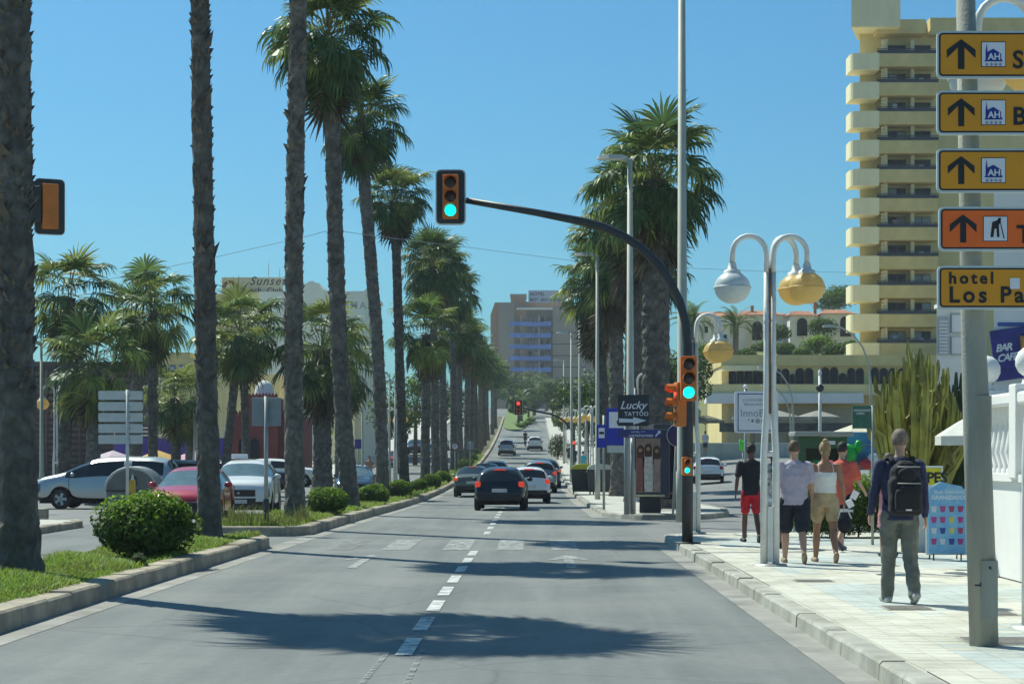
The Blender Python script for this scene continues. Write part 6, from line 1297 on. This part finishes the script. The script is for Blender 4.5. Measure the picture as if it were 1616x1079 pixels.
def person(label,x,d,z,h=1.76,rz=0,sk=None,top=None,bottom=None,hair=None,shoes=None,stride=.25,lift=0,arm=(.1,-.1),arm_out=(.10,.10),elbow=(.15,.15),sleeve='short',legs='shorts',hairstyle='short',hem=.0,female=False,top_len=0,voxel=.010,stout=1.0,group=None,strap=False,detail=True,stocky=1.0):
    """faces +y (walking away); stride: half angle of the legs in radians"""
    t=thing('person',label,'person',(x,d,z),rz,group); k=h/1.76; t.scale=(k,)*3
    sw=stout; HIP=.91; body=MB(); tops=MB(); bots=MB(); sho=[]
    shw=.155 if female else .178
    # legs
    J={}
    for s,a in ((-1,stride),(1,-stride)):
        hx_=s*.088*sw; kn=Vector((hx_*1.05,math.sin(a*.75)*.44+.02,HIP-.44*math.cos(a*.75))); back=max(0,-a)*1.1+(.10 if a<0 else .0)
        lo=a*.75-(back if a<0 else .05); an=kn+Vector((s*.004,math.sin(lo)*.42,-.42*math.cos(lo)))
        J[s]=[Vector((hx_,0,HIP)),kn,an,lo]
    zmin=min(J[s][2].z-.075+ (.0) for s in J); dz=-zmin
    for s in J: 
        for q in range(3): J[s][q].z+=dz
    P0=HIP+dz
    for s in J:
        hp,kn,an,lo=J[s]
        limb(body,[hp,hp.lerp(kn,.5),kn,kn.lerp(an,.35),an],[.083*sw,.072*sw,.050,.052*stocky,.036])
        pitch=(-lo*.9 if lo<-.15 else 0)        # trailing foot lifts its heel
        toe=an+Vector((s*.02,.155*math.cos(pitch),-.045-.155*math.sin(pitch))); heel=an+Vector((0,-.055,-.045+.05*math.sin(pitch)))
        limb(body,[heel,heel.lerp(toe,.5)+Vector((0,0,.012)),toe],[.030,.036,.024])
        sm_=MB(); limb(sm_,[heel+Vector((0,-.004,0)),heel.lerp(toe,.45)+Vector((0,0,.008)),toe+Vector((0,.008,0))],[.040,.046,.034]); sho.append((sm_,heel,toe))
        if legs=='shorts':
            e=hp.lerp(kn,.80-hem); limb(bots,[hp,hp.lerp(e,.5),e],[.098*sw,.096*sw,.088*sw])
        elif legs=='trousers':
            limb(bots,[hp,hp.lerp(kn,.5),kn,kn.lerp(an,.5),an+Vector((0,0,-.02))],[.099*sw,.092*sw,.078,.074,.066])
    # torso
    tor=[(P0-.03,.150*sw,.105*sw),(P0+.08,.152*sw,.108*sw),(P0+.20,(.125 if female else .142)*sw,.095*sw),(P0+.36,(.140 if female else .162)*sw,.108*sw),(P0+.48,shw*.98,.102),(P0+.545,shw*.80,.080),(P0+.585,.075,.062),(P0+.62,.052,.055),(P0+.68,.050,.054)]
    body.tube([(0,.0,a) for a,_,_ in tor],[(b,c) for _,b,c in tor],18,up=(1,0,0))
    hc=Vector((0,.015,P0+.77)); body.ball(hc,(.080,.096,.114),18); body.ball(hc+Vector((0,.03,-.06)),(.055,.065,.06),14)
    body.ball(hc+Vector((0,.105,-.015)),(.014,.022,.022),8)            # nose
    for s in (-1,1): body.ball(hc+Vector((s*.075,-.005,-.01)),(.013,.022,.032),8)
    # arms and hands
    for i,s in enumerate((-1,1)):
        a=arm[i]; o=arm_out[i]; sh=Vector((s*(shw+.022),0,P0+.515)); el=sh+Vector((s*math.sin(o)*.29,math.sin(a)*.29,-.29*math.cos(a)*math.cos(o))); b=a+elbow[i]; wr=el+Vector((s*math.sin(o*.4)*.25,math.sin(b)*.25,-.25*math.cos(b)))
        limb(body,[sh,sh.lerp(el,.5),el,el.lerp(wr,.4),wr],[.050*sw,.045*sw,.037,.036,.025])
        dn=(wr-el).normalized(); fw=Vector((0,1,0)); pal=wr+dn*.045
        body.tube([wr,pal,wr+dn*.085],[(.020,.028),(.016,.040),(.014,.040)],10,up=(1,0,0))
        if detail:
            for f in range(4):
                bp_=wr+dn*.080+fw*(.03-.02*f); L=[.066,.076,.072,.056][f]; m1=bp_+dn*L*.5-Vector((s*.006,0,0)); m2=bp_+dn*L*.85-Vector((s*.026,0,0))
                body.tube([bp_,m1,m2],[.0095,.0088,.0075],7)
            b0=wr+dn*.03+fw*.034; body.tube([b0,b0+dn*.03+fw*.018,b0+dn*.062+fw*.016-Vector((s*.012,0,0))],[.012,.0105,.0085],7)
        if sleeve=='long': limb(tops,[sh,sh.lerp(el,.5),el,el.lerp(wr,.5),wr-dn*.01],[.064*sw,.058*sw,.050,.045,.038])
        elif sleeve=='short': limb(tops,[sh,sh.lerp(el,.45),sh.lerp(el,.72)],[.066*sw,.066*sw,.064*sw])
        J[('w',s)]=wr+dn*.07
    # clothes
    e=.016
    lo_=P0-.06-top_len
    if sleeve!='strap':
        tt=[(lo_,.160*sw+e,.112*sw+e),(P0+.06,.157*sw+e,.112*sw+e),(P0+.20,(.136 if female else .150)*sw+e,.102*sw+e),(P0+.36,(.146 if female else .168)*sw+e,.112*sw+e),(P0+.48,shw*1.0+e,.104+e),(P0+.548,shw*.84+e*.7,.080+e),(P0+.590,.083,.066),(P0+.605,.066,.062)]
    else:
        tt=[(P0+.12,.138*sw+e,.104*sw+e),(P0+.22,.128*sw+e,.098*sw+e),(P0+.36,.143*sw+e,.110*sw+e),(P0+.43,.146*sw+e,.108+e*.8)]
        for s in (-1,1): tops.tube([(s*.115,-.105,P0+.40),(s*.105,-.085,P0+.52),(s*.095,-.02,P0+.575),(s*.10,.08,P0+.5),(s*.11,.115,P0+.40)],.012,6)
    tops.tube([(0,0,a) for a,_,_ in tt],[(b,c) for _,b,c in tt],20,up=(1,0,0))
    bt=[(P0-.09,.160*sw+.006,.118*sw+.006),(P0+.02,.160*sw+.006,.116*sw+.006),(P0+(.14 if female else .10),(.136 if female else .15)*sw+.008,.104*sw+.008)]
    bots.tube([(0,0,a) for a,_,_ in bt],[(b,c) for _,b,c in bt],18,up=(1,0,0))
    if legs=='dress':
        bots=MB(); dd=[(P0-.42,.21*sw,.17*sw),(P0-.2,.19*sw,.15*sw),(P0,.168*sw,.125*sw),(P0+.14,.14*sw,.108*sw)]; bots.tube([(0,0,a) for a,_,_ in dd],[(b,c) for _,b,c in dd],18,up=(1,0,0))
    inst('body',remesh(body,voxel*.85,'body',sk),t)
    inst('top',remesh(tops,voxel,'top',top,3,.022),t)
    inst({'trousers':'trousers','shorts':'shorts','dress':'skirt'}[legs],remesh(bots,voxel,'shorts',bottom,3,.028),t)
    if shoes:
        for sm_,a,b in sho: s_=inst('shoe',remesh(sm_,voxel,'shoe',shoes,2),t)
    # hair: a cap hugging the back and top of the skull
    hm=MB(); hm.ball(hc+Vector((0,-.012,.020)),(.089,.099,.110),18)
    if hairstyle=='bun': hm.ball(hc+Vector((0,-.05,.125)),(.046,.046,.042),12); hm.ball(hc+Vector((0,-.06,-.06)),(.07,.055,.075),12)
    if hairstyle=='curly':
        rg=random.Random(3)
        for q in range(26): u=rg.uniform(0,6.28); v=rg.uniform(-.2,1.4); hm.ball(hc+Vector((.075*math.cos(u)*math.cos(v),.09*math.sin(u)*math.cos(v)-.012,.02+.105*math.sin(v))),.026,8)
    if hairstyle=='long': hm.tube([hc+Vector((0,-.05,.04)),hc+Vector((0,-.085,-.08)),hc+Vector((0,-.08,-.22))],[(.08,.05),(.085,.045),(.06,.02)],12,up=(1,0,0))
    hme=remesh(hm,.008,'hair',hair,2,.018)
    if hairstyle!='long':     # keep the face and nape clear
        bm=bmesh.new(); bm.from_mesh(hme); cut=-.05 if hairstyle=='short' else -.055 if hairstyle!='bun' else -.10
        bmesh.ops.delete(bm,geom=[v for v in bm.verts if v.co.z<hc.z+cut or (v.co.y>hc.y+.045 and v.co.z<hc.z+.06)],context='VERTS'); bm.to_mesh(hme); bm.free()
    inst('hair',hme,t)
    return t,J,P0
sk_tan=skin('tan',(.34,.17,.10)); sk_pale=skin('pale',(.46,.27,.19)); sk_dark=skin('dark',(.12,.055,.035)); h_dark=mat('hair_dark',(.02,.016,.014),.7,var=.3,scale=30); h_grey=mat('hair_grey',(.20,.155,.12),.8,var=.3,scale=40); h_blond=mat('hair_blond',(.36,.23,.11),.6,var=.35,scale=40); h_brown=mat('hair_brown',(.11,.07,.045),.7,var=.3,scale=40)
tr,J,P0=person('man in navy jumper and grey trousers walking away with a backpack',PX(1420,20.6),20.6,SH,1.82,R(2),sk_pale,cloth('navy',(.028,.032,.085)),cloth('greygreen',(.155,.165,.14),var=.22,scale=4),h_grey,mat('shoe_white',(.42,.42,.40),.6),stride=.20,arm=(.16,-.14),arm_out=(.20,.16),elbow=(.25,.2),sleeve='long',legs='trousers',stout=1.08,voxel=.009)
bpk=thing('backpack','black backpack worn by the man in navy and grey','backpack',(PX(1420,20.6),20.6,SH),R(2)); mbk=cloth('backpack',(.012,.012,.018)); kk=1.82/1.76
inst('main_bag',remesh(MB().bbox(-.17,.17,-.34,-.135,P0+.0,P0+.40,.05).ball((0,-.23,P0+.40),(.165,.11,.17),16),.011,'main_bag',mbk,10,.02),bpk)
inst('front_pocket',remesh(MB().bbox(-.135,.135,-.405,-.32,P0+.04,P0+.27,.03).ball((0,-.34,P0+.26),(.13,.06,.06),14),.010,'front_pocket',mbk,8,.015),bpk); inst('top_pocket',remesh(MB().ball((0,-.33,P0+.42),(.10,.04,.08),14),.010,'top_pocket',mbk,4,.01),bpk)
for s in (-1,1): MB().tube([(s*.10,-.16,P0+.53),(s*.115,-.08,P0+.60),(s*.125,.03,P0+.585),(s*.135,.125,P0+.48),(s*.15,.11,P0+.25),(s*.155,-.12,P0+.10)],[(.028,.01)]*6,8,up=(1,0,0)).build('strap',mbk,bpk)
MB().tube([(-.03,-.2,P0+.54),(-.03,-.2,P0+.585),(.03,-.2,P0+.585),(.03,-.2,P0+.54)],.01,6).build('handle',mbk,bpk); MB().box(-.03,.03,-.412,-.404,P0+.05,P0+.065).build('reflective_tab',M_sw,bpk)
for i in range(2): MB().tube([(-.12,-.425+.03*i,P0+.33+.17*i),(.12,-.425+.03*i,P0+.33+.17*i)],.006,5).build('zip',M_grey,bpk)
for ch in bpk.children: pass
bpk.scale=(kk,)*3
person('man in black T-shirt and red shorts at the front of the walkers',PX(1185,35),35,SH,1.76,R(4),sk_dark,cloth('black',(.014,.014,.02)),cloth('red',(.50,.012,.022)),h_dark,M_trim,stride=.26,arm=(-.2,.25),arm_out=(.22,.1),elbow=(.3,.2),hairstyle='curly',hem=.02,stout=.98)
person('man in lilac-grey T-shirt and navy shorts beside the lamp post',PX(1253,28.2),28.2,SH,1.77,R(-3),sk_pale,cloth('lilac',(.42,.38,.47)),cloth('navyshort',(.012,.014,.03)),h_brown,mat('sandal',(.30,.22,.12),.7),stride=.30,arm=(-.22,.2),arm_out=(.22,.22),elbow=(.3,.25),stout=1.22,hem=-.12,stocky=1.15)
tw_,Jw,Pw=person('woman in white strappy top and beige shorts with tied-up blond hair',PX(1302,28.4),28.4,SH,1.76,R(0),sk_tan,cloth('whitetop',(.74,.73,.70),var=.04),cloth('beige',(.48,.35,.20)),h_blond,mat('sandal_tan',(.34,.24,.15),.7),stride=.30,arm=(.18,-.15),arm_out=(.30,.26),elbow=(.2,.2),sleeve='strap',hairstyle='bun',female=True,hem=.22,stout=1.14,stocky=1.15)
hb_=thing('handbag','dark handbag carried by the woman in the white top','bag',(PX(1333,28.2),28.2,SH)); MB().ball((0,0,.56),(.11,.06,.12),14).build('pouch',mbk,hb_); MB().tube([(-.1,0,.66),(-.06,0,.80),(.04,0,.80),(.1,0,.66)],.012,6).build('handle',M_plate,hb_)
person('man in coral T-shirt and dark shorts turning right, holding papers',PX(1329,31.8),31.8,SH,1.78,R(-35),sk_pale,cloth('coral',(.62,.115,.075)),cloth('darkshort',(.012,.012,.02)),h_dark,mat('shoe_navy',(.05,.06,.10),.6),stride=.36,arm=(.25,.35),arm_out=(.16,.16),elbow=(.4,.5),stout=1.18,hem=-.06,top_len=.08)
pp=thing('papers','folded white papers held by the man in coral','papers',(PX(1346,31.5),31.5,SH)); 
for a,z_,q in ((.03,.94,25),(-.05,.80,-30)): MB().box(-.055,.055,-.004,.004,-.075,.075).build('sheet',M_sw,pp,(a,0,z_),(R(20),R(q),0))
MB().box(-.2,.0,-.02,.02,.66,.70).build('clip',M_plate,pp)
person('woman in black and white patterned clothes seen between the lamp post tubes',PX(1222,33),33,SH,1.68,R(0),sk_tan,mat('cloth_pattern',(.72,.72,.70),.85,var=.1,scale=9,col2=(.02,.02,.02)),mat('cloth_pattern2',(.70,.70,.68),.85,var=.1,scale=11,col2=(.02,.02,.02)),h_dark,M_trim,stride=.18,arm=(0,.1),female=True,legs='dress',hairstyle='long')
person('person in pink mostly hidden behind the man with the backpack',PX(1402,30),30,SH,1.58,R(0),sk_pale,cloth('pink',(.58,.25,.27)),cloth('pinklow',(.50,.22,.24)),h_brown,M_trim,stride=.14,female=True,legs='dress',stout=.95)
# small distant figures
for i,(lab,px,d,c1,c2,s_,st) in enumerate((
 ('bare-chested pedestrian on the left pavement behind the fourth palm',583,118,(.45,.22,.16),(.05,.05,.06),sk_pale,.2),
 ('distant walker in turquoise on the right pavement',920,132,(.05,.45,.48),(.30,.30,.32),sk_pale,.15),
 ('distant walker in dark clothes on the right pavement, nearer one',907,158,(.02,.02,.025),(.02,.02,.03),sk_tan,.2),
 ('distant walker in dark clothes on the right pavement, further one',898,172,(.04,.04,.05),(.02,.02,.03),sk_tan,.2),
 ('pedestrian in white top by the grey wall above the white hatchback',1113,148,(.65,.65,.65),(.03,.03,.04),sk_tan,.3))):
    x=PX(px,d); z=gz(x,d)+(SH if 850<px<1000 else 0)
    if px==1113: z=gz(x,d)+.9
    person(lab,x,d,z,1.74,R(180) if i==0 else 0,s_,cloth('far%d'%i,c1),cloth('farb%d'%i,c2),h_dark,M_trim,stride=st,voxel=.03,detail=False,group=None)
rd,_,_=person('rider in dark clothes and helmet on the distant motorcycle',PX(829,238),237.75,zr(238)+.28,1.74,0,sk_tan,cloth('rider',(.02,.02,.03)),cloth('riderb',(.02,.022,.03)),M_trim,M_trim,stride=.5,arm=(.7,.7),elbow=(.5,.5),sleeve='long',legs='trousers',voxel=.03,detail=False)
# ================================================================ sea-side haze
hzb=MB().box(-420,420,-60,700,-1.6,75).build('haze',None); hzb.data.materials.clear()
mh=bpy.data.materials.new('haze'); mh.use_nodes=True; N=mh.node_tree.nodes; N.remove(N['Principled BSDF']); pv=N.new('ShaderNodeVolumePrincipled'); pv.inputs['Color'].default_value=(.86,.93,1,1); pv.inputs['Density'].default_value=.00025; pv.inputs['Anisotropy'].default_value=.3
mh.node_tree.links.new(pv.outputs[0],N['Material Output'].inputs['Volume']); hzb.data.materials.append(mh); tag(hzb,'faint haze in the air over the avenue','haze',kind='stuff')
bpy.data.scenes.remove(TMP)
